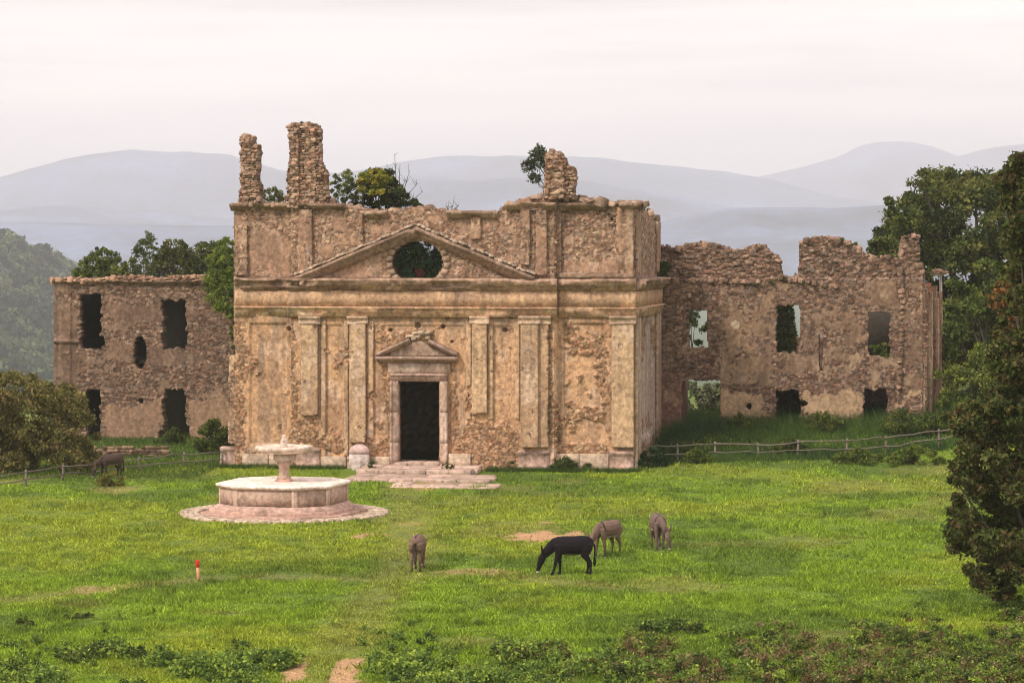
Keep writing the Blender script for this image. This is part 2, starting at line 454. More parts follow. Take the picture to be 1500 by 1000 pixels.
def masonry_field(u, v, cw=.21, ch=.105, s=0):
    vv = v / ch + .35 * (vn(u * .9, v * .6, s) - .5); row = np.floor(vv)
    f1, f2, i = vor(u / cw + hsh(row, row * 0, s) * .7, vv, s)
    e = np.clip((f2 - f1) / .25, 0, 1)
    return e, i
def stone_col(i, e, pal, u, v, s=0):
    k = np.minimum((i * len(pal)).astype(int), len(pal) - 1)
    c = pal[k] * (.8 + .4 * ((i * 37.7) % 1))[..., None]
    mort = np.array([.07, .045, .03]) if pal is STONES else np.array([.038, .025, .017])
    c = lerp(mort, c, .08 + .92 * ss(e * 1.3))
    return c * (.82 + .36 * fbm(u * .7, v * .7, 4, s + 3))[..., None] * (1.0 if pal is not STONES else .92)
UP_ = {40, 45, 60, 71, 90, 95, 5} | set(range(81, 90))
def plaster_col(u, v, a=(.53, .355, .195), b=(.38, .245, .14), c_=(.60, .46, .31), s=0):
    n = fbm(u * .55, v * .4, 5, s); m = fbm(u * 1.6, v * 1.1, 4, s + 11); k = fbm(u * 4.5, v * 4.5, 3, s + 21)
    c = lerp(np.array(a), np.array(b), ss((n - .46) / .16))
    c = lerp(c, np.array(c_), ss((m - .55) / .13) * .65)
    c = lerp(c, np.array(b) * .75, ss((k - .60) / .10) * .5)
    st = fbm(u * 3.2, v * .35, 4, s + 31)
    c = lerp(c, np.array([.24, .18, .125]), ss((st - .56) / .12) * .5)
    return c * (np.array([1.05, .985, 1.0]) if s in UP_ else np.array([.96, .875, .91]))

# stones laid one by one over the bare parts of a wall
def unit_stone(seed):
    r = np.random.default_rng(seed)
    bx = np.array([(-1, -1, -1), (1, -1, -1), (1, 1, -1), (-1, 1, -1)], float); fr = bx * .86; fr[:, 2] = 1
    md = bx.copy(); md[:, 2] = .6
    V = np.concatenate([bx, md, fr]) + r.uniform(-.10, .10, (12, 3))
    F = [(0, 1, 5, 4), (1, 2, 6, 5), (2, 3, 7, 6), (3, 0, 4, 7), (4, 5, 9, 8), (5, 6, 10, 9), (6, 7, 11, 10), (7, 4, 8, 11), (8, 9, 10, 11)]
    return V * .5, np.array(F)
US = [unit_stone(k) for k in range(8)]
ONE = {}
def one_mesh(k, mat):
    if (k, mat.name) not in ONE: ONE[(k, mat.name)] = mesh('stone', US[k][0], US[k][1], None, False, mat)
    return ONE[(k, mat.name)]
def rubble(pl, u0, u1, v0, v1, ok, dfn, pal, parent, mat1, cw=.3, ch=.17, singles=150, proud=(.02, .08), name='rubble_stones', s=1):
    rr = np.random.default_rng(s)
    A = []
    v = v0
    while v < v1:
        h = ch * rr.uniform(.7, 1.35); u = u0 - rr.random() * cw
        while u < u1:
            wd = cw * rr.uniform(.55, 1.6); A.append((u + wd / 2, v + h / 2 + rr.uniform(-.02, .02), wd, h)); u += wd + .02
        v += h + .015
    A = np.array(A); u, v, wd, h = A.T
    px, py = pl.px(u, v)
    keep = ok(u, v, px, py) & (rr.random(len(u)) > .08)
    A = A[keep]; u, v, wd, h = A.T; px, py = px[keep], py[keep]
    d = dfn(u, v, px, py) if callable(dfn) else np.zeros(len(u)) + dfn
    pr = rr.uniform(*proud, len(u)); th = .14
    order = np.argsort(-(wd * h)); big = set(order[:singles].tolist())
    Vs, Fs, Cs = [], [], []; k0 = 0
    fx = np.stack([pl.eu, EZ, pl.en], 0)
    for i in range(len(u)):
        ctr = pl.P(u[i], v[i], d[i] + pr[i] - th / 2)
        k = rr.integers(8); ro = rr.normal() * .06
        c_, s_ = math.cos(ro), math.sin(ro)
        B = np.stack([pl.eu * c_ + EZ * s_, EZ * c_ - pl.eu * s_, pl.en]) * np.array([[wd[i]], [h[i]], [th]])
        if i in big:
            o = bpy.data.objects.new('stone', one_mesh(int(k), mat1)); COL.objects.link(o); o.parent = parent
            m = Matrix.Identity(4)
            for a in range(3):
                for b in range(3): m[b][a] = B[a][b]
            cc = ctr - wloc(parent)
            for b in range(3): m[b][3] = cc[b]
            o.matrix_basis = m
        else:
            V, F = US[k]
            Vs.append(V @ B + ctr); Fs.append(F + k0); k0 += 12
            Cs.append(np.repeat((pal[rr.integers(len(pal))] * rr.uniform(.55, 1.4))[None], 12, 0))
    if Vs:
        o = ob(name, np.concatenate(Vs), np.concatenate(Fs), M_STONEV, parent, np.concatenate(Cs)); tag(o, kind='stuff')
def top_stones(pl, pts, parent, mat, n, size=(.22, .5), depth=(-.5, .1), s=0):
    """loose stones lying along a broken top; pts in photo pixels on the plane"""
    rr = np.random.default_rng(s)
    seg = [math.hypot(b[0] - a[0], b[1] - a[1]) for a, b in zip(pts[:-1], pts[1:])]; tot = sum(seg)
    for i in range(n):
        t = (i + rr.random()) / n * tot; j = 0
        while t > seg[j] and j < len(seg) - 1: t -= seg[j]; j += 1
        a, b = pts[j], pts[j + 1]; f = t / max(seg[j], 1e-6)
        u, v = pl.uv(a[0] + (b[0] - a[0]) * f, a[1] + (b[1] - a[1]) * f)
        wd = rr.uniform(*size)
        o = bpy.data.objects.new('stone', one_mesh(int(rr.integers(8)), mat)); COL.objects.link(o); o.parent = parent
        o.location = pl.P(u, v - wd * .08, rr.uniform(*depth)) - wloc(parent)
        o.rotation_euler = (rr.uniform(-.4, .4), rr.uniform(-.3, .3), rr.uniform(0, 6))
        o.scale = (wd * rr.uniform(.5, 1.1), wd * rr.uniform(.5, 1.0), wd * rr.uniform(.3, .95))

def mould(name, A, B, out, up, prof, mat, parent, colf, seg=.18, wear=.02, ends=True, s=0, chunk=0.0):
    """extrude a profile of (out, up) points from A to B, worn along its length"""
    A = np.array(A, float); B = np.array(B, float); ln = np.linalg.norm(B - A); n = max(2, int(ln / seg) + 1); m = len(prof)
    prof = np.array(prof, float)
    t = np.linspace(0, 1, n)
    P = A + (B - A) * t[:, None]
    V = P[:, None, :] + prof[None, :, 0:1] * out + prof[None, :, 1:2] * up
    T = np.broadcast_to(t[:, None] * ln, (n, m)); Q = np.broadcast_to(np.arange(m)[None] * 3.7, (n, m))
    w1 = (fbm(T * 2.3, Q + s, 3, s) - .5) * 2 * wear
    lo = ss((vn(T * .8, Q * .1 + s, s + 4) - .70) / .12) * chunk * (prof[None, :, 0] > .04)
    V = V + (w1 - lo)[..., None] * out + ((fbm(T * 2.1, Q + 9, 3, s + 7) - .5) * wear)[..., None] * up
    idx = np.arange(n * m).reshape(n, m); nx = np.roll(idx, -1, 1)
    F = np.stack([idx[:-1], idx[1:], nx[1:], nx[:-1]], -1).reshape(-1, 4)
    Fl = [tuple(f) for f in F] + ([tuple(idx[0].tolist()), tuple(idx[-1, ::-1].tolist())] if ends else [])
    V = V.reshape(-1, 3)
    C = colf(T.ravel() + A[0], np.broadcast_to(prof[None, :, 1], (n, m)).ravel() + A[2])
    return ob(name, V, Fl, mat, parent, C)
def boxm(name, c0, ex, ey, ez, mat, parent=None, col=(.4, .3, .2), jit=0.0, bev=.0, s=0):
    """box from corner c0 with edge vectors"""
    rr = np.random.default_rng(s)
    c0 = np.array(c0, float); V = []
    for k in (0, 1):
        for (a, b) in ((0, 0), (1, 0), (1, 1), (0, 1)): V.append(c0 + a * np.array(ex) + b * np.array(ey) + k * np.array(ez))
    V = np.array(V) + rr.uniform(-jit, jit, (8, 3))
    F = [(0, 3, 2, 1), (4, 5, 6, 7), (0, 1, 5, 4), (1, 2, 6, 5), (2, 3, 7, 6), (3, 0, 4, 7)]
    o = ob(name, V, F, mat, parent, np.tile(np.array(col), (8, 1)))
    if bev:
        md = o.modifiers.new('bevel', 'BEVEL'); md.width = bev; md.segments = 1
    return o

# ------------------------------------------------------------------ the church
CH = thing('ruined_church', tuple(PF.P(-10, 0, -4)), 'roofless golden stone church with a pedimented front and dark doorway', 'church')
ZC = lambda px, py: PF.uv(px, py)[1]
uL = PF.uv(345, 600)[0]
CB = .45        # the middle of the front stands forward
uA, uB = PF.uv(429, 500)[0], PF.uv(815, 500)[0]
DOOR = (583, 645, 558, 690)
def bare_front(px, py):
    """bare rubble where the plaster has gone"""
    P = lambda pts, wb=12, s=0: poly(px, py, pts, wb, s)
    b = P([(335, 470), (356, 470), (360, 500), (374, 530), (360, 560), (358, 660), (335, 700)], 14, 1)
    b |= P([(335, 662), (420, 660), (430, 700), (335, 700)], 14, 2)
    b |= P([(427, 470), (435, 470), (438, 560), (444, 640), (446, 690), (415, 690), (424, 640), (432, 600), (427, 560)], 9, 3)
    b |= P([(440, 614), (468, 614), (474, 644), (490, 626), (508, 644), (508, 660), (440, 660)], 10, 4)
    b |= P([(560, 492), (568, 490), (572, 520), (576, 560), (580, 640), (572, 640), (564, 560)], 8, 5)
    b |= P([(538, 642), (552, 648), (572, 636), (580, 668), (538, 668)], 9, 15)
    b |= P([(556, 486), (598, 488), (590, 500), (560, 512)], 10, 6)
    b |= P([(592, 484), (636, 484), (640, 498), (588, 498)], 10, 7)
    b |= P([(660, 520), (670, 520), (674, 640), (690, 614), (716, 616), (728, 628), (742, 616), (762, 630), (764, 692), (662, 692), (664, 560)], 10, 8)
    b |= P([(804, 475), (812, 475), (812, 580), (826, 612), (820, 655), (804, 655)], 8, 9)
    b |= P([(828, 488), (890, 484), (894, 600), (878, 606), (880, 570), (866, 524), (828, 524)], 22, 10) & (fbm(px / 7, py / 7, 3, 44) > .40)
    b |= P([(836, 594), (890, 598), (890, 618), (850, 614), (836, 632)], 18, 11)
    b |= P([(820, 650), (870, 646), (892, 652), (892, 664), (820, 664)], 10, 12)
    b |= (py > 440) & (fbm(px / 16, py / 16, 4, 77) > .73)
    return b
def bare_upper(px, py):
    pl_ = poly(px, py, [(360, 340), (430, 330), (430, 405), (352, 405)], 20, 21) & (fbm(px / 18, py / 18, 3, 91) > .42)
    pl_ |= poly(px, py, [(820, 385), (905, 380), (905, 405), (815, 405)], 14, 22)
    pl_ |= poly(px, py, [(455, 405), (520, 372), (560, 366), (560, 405)], 12, 23)
    pl_ |= fbm(px / 22, py / 16, 4, 92) > .63
    return ~pl_
TOPL = [(338, 300), (352, 300), (352, 290), (382, 292), (384, 300), (420, 299), (422, 290), (480, 292), (484, 300), (505, 302), (530, 306), (560, 309), (600, 306), (620, 303), (650, 309), (690, 311), (716, 312), (734, 310), (738, 302), (752, 296), (780, 290), (800, 284), (842, 288), (850, 296), (880, 294), (900, 300), (912, 297), (945, 298), (948, 306), (962, 320), (966, 322)]
def top_px(px):
    return np.interp(px, [p[0] for p in TOPL], [p[1] for p in TOPL])
V_CORN = ZC(640, 407)
def front_depth(u, v, px, py):
    cen = (u > uA) & (u < uB)
    d = np.where(cen, CB, 0.0)
    low = v < V_CORN
    bare = np.where(low, bare_front(px, py), bare_upper(px, py))
    e, i = masonry_field(u, v, s=5)
    d = d + np.where(bare, -.045 + .04 * e + .03 * i, .012 * (fbm(u * 3, v * 3, 3, 6) - .5))
    # sunk and raised panels of the plaster
    fl = low & ~bare
    for (x0, x1, y0, y1, k) in ((366, 419, 474, 650, -.10), (478, 505, 476, 668, -.09), (724, 752, 476, 668, -.09), (548, 680, 476, 668, -.07), (826, 886, 474, 650, -.10)):
        d = d + np.where(fl & rect(px, py, x0, x1, y0, y1), k, 0)
    for (x, y, r) in ((614, 476, 4.2), (574, 483, 2), (651, 478, 2.8), (741, 483, 3.6), (664, 500, 2), (423, 482, 3.4)):
        d = np.where(np.hypot(px - x, py - y) < r, d - .35, d)
    d = d - .45 * rect(px, py, 893, 907, 316, 334, 10, 3)
    return d
def front_col(u, v, px, py):
    low = v < V_CORN
    bare = np.where(low, bare_front(px, py), bare_upper(px, py))
    e, i = masonry_field(u, v, s=5)
    sc = stone_col(i, e, STONES, u, v)
    sc = lerp(sc, sc * np.array([1.18, 1.1, .95]), np.where(low, 1., 0.))
    pc = plaster_col(u, v)
    pu = plaster_col(u, v, (.35, .23, .15), (.28, .18, .12), (.42, .31, .22), 40)
    pc = np.where(low[..., None], pc, pu)
    # bleached, damp foot
    foot = ss((1.6 - v) / 1.4)
    pc = lerp(pc, np.array([.52, .42, .33]), foot * .45 * (fbm(u * 2, v * 2, 3, 8) > .45))
    # grey brown runs under the cornice
    run = ss((v - ZC(640, 520)) / 2.0) * ss((fbm(u * 2.2, v * .2, 3, 66) - .48) / .14) * low
    pc = lerp(pc, np.array([.23, .175, .125]), run * .7)
    c = np.where(bare[..., None], sc, pc)
    rim = np.abs(fbm(px / 9, py / 9, 3, 14) - .5) < .012
    return c
def oculus(px, py):
    return (((px - 612.5) / 38.5) ** 2 + ((py - 384) / 31.5) ** 2 < 1) & (py < 410) & (py > 354)
def front_mask(u, v, px, py):
    m = py > top_px(px) + (fbm(px / 4.0, py * 0, 3, 12) - .5) * 7
    m &= ~rect(px, py, DOOR[0], DOOR[1], DOOR[2], 720)
    m &= ~oculus(px, py)
    lefte = np.where(py > 480, 345 - 4 * fbm(py / 12, px * 0, 3, 4), 344 - 3 * fbm(py / 7, px * 0, 3, 5))
    m &= px > lefte
    return m
vT = ZC(640, 282)
relief('front_wall', PF, uL - .4, 0, 0, vT, .052, front_mask, front_depth, front_col, .95, M_WALL, CH)
# the bare upper storey and the bare patches: real stones, set one by one
def okU(u, v, px, py):
    return (v > V_CORN + .1) & front_mask(u, v, px, py) & bare_upper(px, py) & front_mask(u, v, px - 4, py - 3) & front_mask(u, v, px + 4, py + 3) & ~oculus(px - 5, py) & ~oculus(px + 5, py) & ~oculus(px, py - 4)
fd = lambda u, v, px, py: np.where((u > uA) & (u < uB), CB, 0.) - .03
rubble(PF, uL, -.05, V_CORN, vT, okU, fd, STONES * .88, CH, M_STONE, .20, .095, 160, proud=(-.02, .025), s=2)
def okF(u, v, px, py):
    return (v < V_CORN - 1.8) & front_mask(u, v, px, py) & bare_front(px, py) & bare_front(px + 3, py) & bare_front(px - 3, py) & front_mask(u, v, px - 5, py) & front_mask(u, v, px + 5, py) & front_mask(u, v, px, py + 4)
rubble(PF, uL, -.05, 0, V_CORN - 1.8, okF, fd, STONES * 1.25, CH, M_STONE, .20, .10, 90, proud=(-.045, .01), s=3)
top_stones(PF, [p for p in TOPL if p[1] > 288], CH, M_STONE, 95, (.2, .42), (-.85, .25), 4)

# right flank
vE = ZC(929, 405)
def side_mask(u, v, px, py):
    pxs = np.interp(u, [0, SIDE], [929, 970])
    t = np.interp(u, [0, 3.2, 3.6, 6, 9.2, 10.6], [299, 299, 304, 312, 320, 322])
    vtop = CAMH - (t - HY) * (128.75 + u * .986) / FPX
    return v < vtop + (fbm(u * 1.4, u * 0, 3, 4) - .5) * .5
def side_depth(u, v, px, py):
    e, i = masonry_field(u, v, s=9); bare = (v > vE) | (fbm(u * .5, v * .5, 4, 12) > .62) | (v < 1.4 + fbm(u, v, 3, 3))
    d = np.where(bare, -.05 + .05 * e + .05 * i, 0.)
    d = d + np.where((u > 2.4) & (u < 7.6) & (v > 1.4) & (v < vE - 2.3), -.1, 0)
    return d
def side_col(u, v, px, py):
    e, i = masonry_field(u, v, s=9); bare = (v > vE) | (fbm(u * .5, v * .5, 4, 12) > .62) | (v < .6 + fbm(u, v, 3, 3))
    pc = plaster_col(u, v, (.44, .36, .28), (.36, .30, .25), (.50, .43, .35), 60)
    return np.where(bare[..., None], stone_col(i, e, STONES, u, v), pc)
relief('side_wall', PS, 0, SIDE, 0, ZC(929, 285), .11, side_mask, side_depth, side_col, .8, M_WALL, CH)
for (a, b) in ((.02, 1.5), (8.6, 10.1)):
    relief('pilaster', PS.off(.16), a, b, 0.0, vE - 1.95, .09, None, lambda u, v, px, py: .02 * (fbm(u * 3, v * 3, 3, 2) - .5), lambda u, v, px, py: plaster_col(u, v, (.47, .37, .25), (.38, .29, .2), (.53, .44, .33), 70), .16, M_WALL, CH)
    relief('pilaster', PS.off(.14), a + .1, b - .1, vE + .12, ZC(929, 322), .09, None, lambda u, v, px, py: .04 * (fbm(u * 3, v * 3, 3, 2) - .5), lambda u, v, px, py: plaster_col(u, v, (.37, .25, .16), (.28, .19, .13), (.45, .34, .25), 71), .14, M_WALL, CH)
# left flank and back wall, and an unseen slab added to keep the doorway dark
DARKST = lambda u, v, px, py: stone_col(masonry_field(u, v, s=3)[1], masonry_field(u, v, s=3)[0], STONES, u, v) * .8
PSL = Plane(PF.P(uL + .3, 0, -.9), -EN, -EU)
relief('side_wall', PSL, 0, SIDE - .9, 0, ZC(350, 330), .2, lambda u, v, px, py: v < 11.3 - u * .28 + .5 * fbm(u, u * 0, 3, 1), lambda u, v, px, py: .05 * masonry_field(u, v, s=3)[0], DARKST, .8, M_WALL, CH)
PBK = Plane(PF.P(uL + .3, 0, -SIDE), EU, EN)
relief('back_wall', PBK, 0, -uL - .5, 0, 9.6, .2, lambda u, v, px, py: v < 8.6 + .9 * fbm(u, u * 0, 3, 1), lambda u, v, px, py: .05 * masonry_field(u, v, s=3)[0], DARKST, .6, M_WALL, CH)
boxm('added_shade_slab', PF.P(uL + .4, ZC(640, 440), -.97), EU * (-uL - .5), EN * (-SIDE + 1.0), EZ * .35, M_EARTH_SHADE, CH)
boxm('floor_slab', PF.P(uL + .4, -.3, -.1), EU * (-uL - .5), EN * (-SIDE + .2), EZ * .36, M_EARTH_SHADE, CH)

# entablature: architrave, frieze band and cornice, breaking forward with the middle
sc_ = lambda a, b, s=0: (lambda u, v: plaster_col(u, v * 3, a, b, (min(a[0] * 1.15, .6), a[1] * 1.2, a[2] * 1.3), s))
C_ARCH = sc_((.62, .43, .25), (.47, .32, .19), 3); C_FRZ = sc_((.50, .34, .20), (.38, .255, .155), 5); C_CORN = sc_((.44, .315, .21), (.26, .18, .12), 7)
vA0, vA1, vF1, vC1 = ZC(640, 464), ZC(640, 449), ZC(640, 426), ZC(640, 407)
PRO_A = [(-.1, 0), (.10, 0), (.10, .2), (.14, .22), (.14, vA1 - vA0 - .12), (.24, vA1 - vA0 - .08), (.24, vA1 - vA0), (-.1, vA1 - vA0)]
PRO_F = [(-.1, 0), (.09, 0), (.09, vF1 - vA1), (-.1, vF1 - vA1)]
PRO_C = [(-.1, 0), (.14, 0), (.20, .12), (.26, .16), (.29, .22), (.44, .26), (.46, .42), (.51, .46), (.54, .56), (-.1, vC1 - vF1)]
def band(pl, u0, u1, d, s):
    mould('architrave', pl.P(u0, vA0, d), pl.P(u1, vA0, d), pl.en, EZ, PRO_A, M_WALL, CH, C_ARCH, .1, .03, s=s, chunk=.10)
    mould('frieze', pl.P(u0, vA1 + .004, d), pl.P(u1, vA1 + .004, d), pl.en, EZ, PRO_F, M_WALL, CH, C_FRZ, .1, .02, s=s + 1)
    mould('cornice', pl.P(u0, vF1 + .008, d), pl.P(u1, vF1 + .008, d), pl.en, EZ, PRO_C, M_WALL, CH, C_CORN, .1, .05, s=s + 2, chunk=.28)
band(PF, uL - .02, uA + .02, 0, 1)
band(PF, uA - .12, uB + .12, CB + .1, 5)
band(PF, uB + .10, .10, 0, 9)
band(PS, .16, SIDE - .1, .10, 13)
# plinth, pedestals, pilasters
C_PED = sc_((.50, .375, .28), (.38, .28, .205), 15); C_PIL = lambda u, v, px, py: plaster_col(u, v, (.51, .38, .22), (.40, .28, .165), (.58, .47, .33), 25)
def pedestal(x0, x1, y0, y1, d, deep=.5, s=0, pl=PF):
    p = pl.off(d); u0, u1 = p.uv(x0, y1)[0], p.uv(x1, y1)[0]; vt = p.uv(x0, y0)[1]
    root = mould('pedestal', p.P(u0, -.2, 0), p.P(u1, -.2, 0), p.en, EZ, [(-.5, 0), (.12, 0), (.12, .42), (.04, .5), (.04, vt - .02), (.11, vt + .04), (.13, vt + .12), (.06, vt + .2), (-.5, vt + .2)], M_WALL, CH, C_PED, .2, .025, s=s)
    return root
def pilaster(x0, x1, y0, y1, d, broken=False, cap=True, s=0, proud=.24, foot=0):
    p = PF.off(d + proud); u0, u1 = p.uv(x0, y1)[0], p.uv(x1, y1)[0]; va, vb = p.uv(x0, y1)[1], p.uv(x0, y0)[1]
    br = lambda px, py: bare_front(px + 3, py + 5) & (fbm(px / 10, py / 10, 3, s + 5) > .4)
    dep = lambda u, v, px, py: np.where(br(px, py), -.05 + .06 * masonry_field(u, v, s=s)[0], .02 * (fbm(u * 2, v * 2, 3, s) - .5))
    colr = lambda u, v, px, py: np.where(br(px, py)[..., None], stone_col(masonry_field(u, v, s=s)[1], masonry_field(u, v, s=s)[0], STONES, u, v), C_PIL(u + s, v, px, py))
    mk_ = (lambda u, v, px, py: v > va + .35 * fbm(u * 2.5, u * 0, 3, s)) if broken else None
    if foot: mk_ = lambda u, v, px, py: (v > va + .2 * fbm(u * 3, u * 0, 3, s)) & ((u > u0 + .25 * fbm(v * 1.2, v * 0, 3, s)))
    po = relief('pilaster', p, u0, u1, va, vb, .052, mk_, dep, colr, proud + .1, M_WALL, CH)
    if cap:
        mould('capital', p.P(u0 - .12, vb + .002, -.05), p.P(u1 + .12, vb + .002, -.05), EN, EZ, [(-.15, 0), (.08, 0), (.09, .08), (.05, .1), (.07, .24), (.14, .28), (.17, .38), (-.15, .40)], M_WALL, po, sc_((.50, .39, .26), (.38, .29, .2), 35 + s), .1, .02, s=s, chunk=.08)
pilaster(441, 465, 475, 612, CB, True, s=1)
pilaster(512, 535, 475, 648, CB, False, s=2)
pilaster(691, 713, 475, 611, CB, True, s=3)
pilaster(763, 788, 475, 655, CB, False, s=4, proud=.36)
pilaster(786, 803, 475, 655, CB, False, cap=True, s=5, proud=.2)
pilaster(896, 928, 475, 655, 0, False, s=6, proud=.28)
pilaster(331, 355, 520, 652, -.25, False, cap=False, s=7, proud=.2, foot=1)
for (x0, x1, s) in ((470, 477, 1), (504, 510, 2), (538, 547, 3), (683, 690, 4), (715, 722, 5), (755, 761, 6)):   # narrow raised strips beside the pilasters
    p = PF.off(CB + .05); a, b = p.uv(x0, 600)[0], p.uv(x1, 600)[0]; y1 = 668 if x0 < 560 else 614
    relief('plaster_strip', p, a, b, p.uv(x0, y1)[1], p.uv(x0, 470)[1], .07, lambda u, v, px, py: ~bare_front(px, py), 0.0, lambda u, v, px, py: C_PIL(u, v, px, py) * 1.04, .06, M_WALL, CH)
pedestal(323, 354, 654, 682, -.25, s=1); pedestal(434, 469, 655, 690, CB, s=2); pedestal(509, 539, 668, 691, CB, s=3); pedestal(759, 805, 659, 692, CB, s=4); pedestal(893, 928, 660, 690, 0.05, s=5)
def plinth(x0, x1, y0, d, s):
    p = PF.off(d); u0, u1 = p.uv(x0, 690)[0], p.uv(x1, 690)[0]; vt = p.uv(x0, y0)[1]; n = max(1, int((u1 - u0) / 1.1)); wd = (u1 - u0) / n
    for k in range(n):
        boxm('plinth_block', p.P(u0 + k * wd + .012, -.1, -.3), EU * (wd - .024), EN * .42, EZ * (vt + .1 + .03 * math.sin(k * 7)), M_WALL, CH, (np.array([.47, .355, .26]) * (.9 + .2 * hsh(np.array(k), np.array(s), 1))), .012, .02, s * 10 + k)
plinth(470, 508, 668, CB, 1); plinth(540, 572, 668, CB, 2); plinth(657, 690, 664, CB, 3); plinth(806, 892, 664, 0, 4); plinth(355, 433, 664, 0, 5); plinth(692, 758, 689, CB + .2, 6)
# upper storey strips
for (x0, x1, y0, y1, d, s) in ((437, 457, 306, 403, CB, 1), (785, 801, 306, 403, CB, 2), (762, 776, 306, 388, CB, 3), (345, 362, 330, 403, 0, 4), (903, 935, 304, 403, 0, 5), (526, 531, 312, 352, CB, 6), (690, 704, 318, 350, CB, 7), (808, 822, 306, 403, 0, 8)):
    p = PF.off(d + .14); u0, u1 = p.uv(x0, y1)[0], min(p.uv(x1, y1)[0], -.02)
    relief('pilaster', p, u0, u1, p.uv(x0, y1)[1], p.uv(x0, y0)[1], .06, None, lambda u, v, px, py: .08 * (fbm(u * 3, v * 3, 3, s) - .5) + .03 * masonry_field(u, v, s=s)[0],
           lambda u, v, px, py: lerp(plaster_col(u, v, (.36, .24, .15), (.28, .18, .12), (.45, .34, .24), 80 + s), DARKST(u, v, px, py) * 1.2, (fbm(u * 2, v * 1, 3, s + 2) > .52) * 1.0), .2, M_WALL, CH, jag=.8)
C_TOP = sc_((.33, .235, .155), (.19, .13, .085), 45)
for (x0, x1, y, d, s) in ((339, 437, 303, 0, 1), (437, 506, 303, CB, 2), (528, 568, 314, CB, 3), (655, 730, 314, CB, 4), (742, 815, 302, CB, 5), (815, 890, 302, 0, 6), (908, 929, 302, 0, 7)):
    p = PF.off(d); a, b = p.uv(x0, y)[0], p.uv(x1, y)[0]; v = p.uv(x0, y)[1]
    mould('top_cornice', p.P(a, v - .1, 0), p.P(b, v - .1, 0), EN, EZ, [(-.1, -.1), (.14, -.1), (.2, .04), (.38, .1), (.42, .24), (-.1, .28)], M_WALL, CH, C_TOP, .1, .06, s=s, chunk=.25)
mould('top_cornice', PS.P(.1, ZC(929, 303), 0), PS.P(3.2, ZC(929, 303), 0), EU, EZ, [(-.1, -.1), (.14, -.1), (.2, .04), (.34, .1), (.36, .24), (-.1, .28)], M_WALL, CH, C_TOP, .1, .06, s=9, chunk=.2)
mould('lower_ledge', PF.P(uB, vC1 + .01, 0), PF.P(0, vC1 + .01, 0), EN, EZ, [(-.1, 0), (.3, 0), (.22, .16), (.1, .24), (-.1, .3)], M_WALL, CH, C_TOP, .12, .05, s=10)
# pediment
pp = PF.off(CB + .1)
def pv(x, y): u, v = pp.uv(x, y); return pp.P(u, v)
AP, LE, RI = pv(610, 336), pv(436, 409), pv(782, 409)
C_RAKE = sc_((.34, .245, .17), (.20, .14, .10), 17)
def rake(A, B, flip, s):
    d = (B - A) / np.linalg.norm(B - A); up = np.cross(d, EN) if flip else np.cross(EN, d)
    if up[2] < 0: up = -up
    mould('raking_cornice', A, B, EN, up, [(-.3, -.36), (.08, -.36), (.10, -.24), (.26, -.20), (.30, -.05), (.44, -.02), (.46, .12), (-.3, .2)], M_WALL, CH, C_RAKE, .1, .05, s=s, chunk=.12)
    for k in range(26):
        t = (k + .5) / 26; c = A + (B - A) * t; wd = np.linalg.norm(B - A) / 26
        boxm('coping_stone', c - d * wd * .47 + up * (.18 + .03 * math.sin(k * 5 + s)) - EN * .3, d * wd * .94, EN * (.62 + .08 * math.sin(k * 3.3)), up * .11, M_STONEV, CH, np.array([.40, .31, .23]) * (.75 + .6 * hsh(np.array(k), np.array(s), 3)), .03, 0, k + 40 * s)
rake(LE, AP, False, 1); rake(AP, RI, True, 2)
# oculus surround
p = PF.off(CB); ring = []
for k in range(22):
    a0, a1 = 2 * math.pi * k / 22 + .02, 2 * math.pi * (k + 1) / 22 - .02
    q = []
    for a, r in ((a0, 1.0), (a1, 1.0), (a1, 1.22), (a0, 1.22)):
        yy = 384 - 31.5 * r * math.sin(a)
        q.append(p.uv(612.5 + 38.5 * r * math.cos(a), min(yy, 409.5 + (r - 1) * 4)))
    if max(t[1] for t in q) - min(t[1] for t in q) < .03: continue
    V = np.array([p.P(u, v, .07) for u, v in q] + [p.P(u, v, -.3) for u, v in q])
    ob('voussoir', V, [(0, 1, 2, 3), (7, 6, 5, 4), (0, 4, 5, 1), (1, 5, 6, 2), (2, 6, 7, 3), (3, 7, 4, 0)], M_STONEV, CH, np.tile(np.array([.33, .235, .165]) * (.7 + .5 * random.random()), (8, 1)))
# door surround
C_DOOR = sc_((.56, .44, .33), (.44, .34, .25), 55)
p = PF.off(CB); ud0, ud1 = p.uv(583, 600)[0], p.uv(645, 600)[0]; vd = p.uv(583, 558)[1]; jw = p.uv(572, 600)[0]
jw = ud0 - jw
PJ = lambda w_: [(-.9, 0), (.08, 0), (.08, .12), (.12, .14), (.12, w_ * .7), (.2, w_ * .74), (.2, w_), (-.2, w_)]
for (u, e_, sg) in ((ud0, -EU, 1), (ud1, EU, 2)):
    for (a, b) in ((.3, 1.25), (1.26, 2.7), (2.71, vd)):
        mould('door_jamb', p.P(u, a, 0), p.P(u, b, 0), EN, e_, PJ(jw), M_WALL, CH, C_DOOR, .2, .012, s=sg)
mould('lintel', p.P(ud0 - jw, vd + .004, 0), p.P(ud1 + jw, vd + .004, 0), EN, EZ, PJ(.36), M_PINK, CH, sc_((.50, .36, .29), (.42, .3, .25), 5), .2, .012, s=3)
mould('door_frieze', p.P(ud0 - jw * 1.3, vd + .37, 0), p.P(ud1 + jw * 1.3, vd + .37, 0), EN, EZ, [(-.2, 0), (.1, 0), (.1, .5), (-.2, .5)], M_WALL, CH, C_DOOR, .2, .015, s=4)
ux0, ux1 = p.uv(553, 525)[0], p.uv(671, 525)[0]; vx = p.uv(612, 527)[1]
C_HOOD = sc_((.36, .27, .20), (.22, .165, .12), 65)
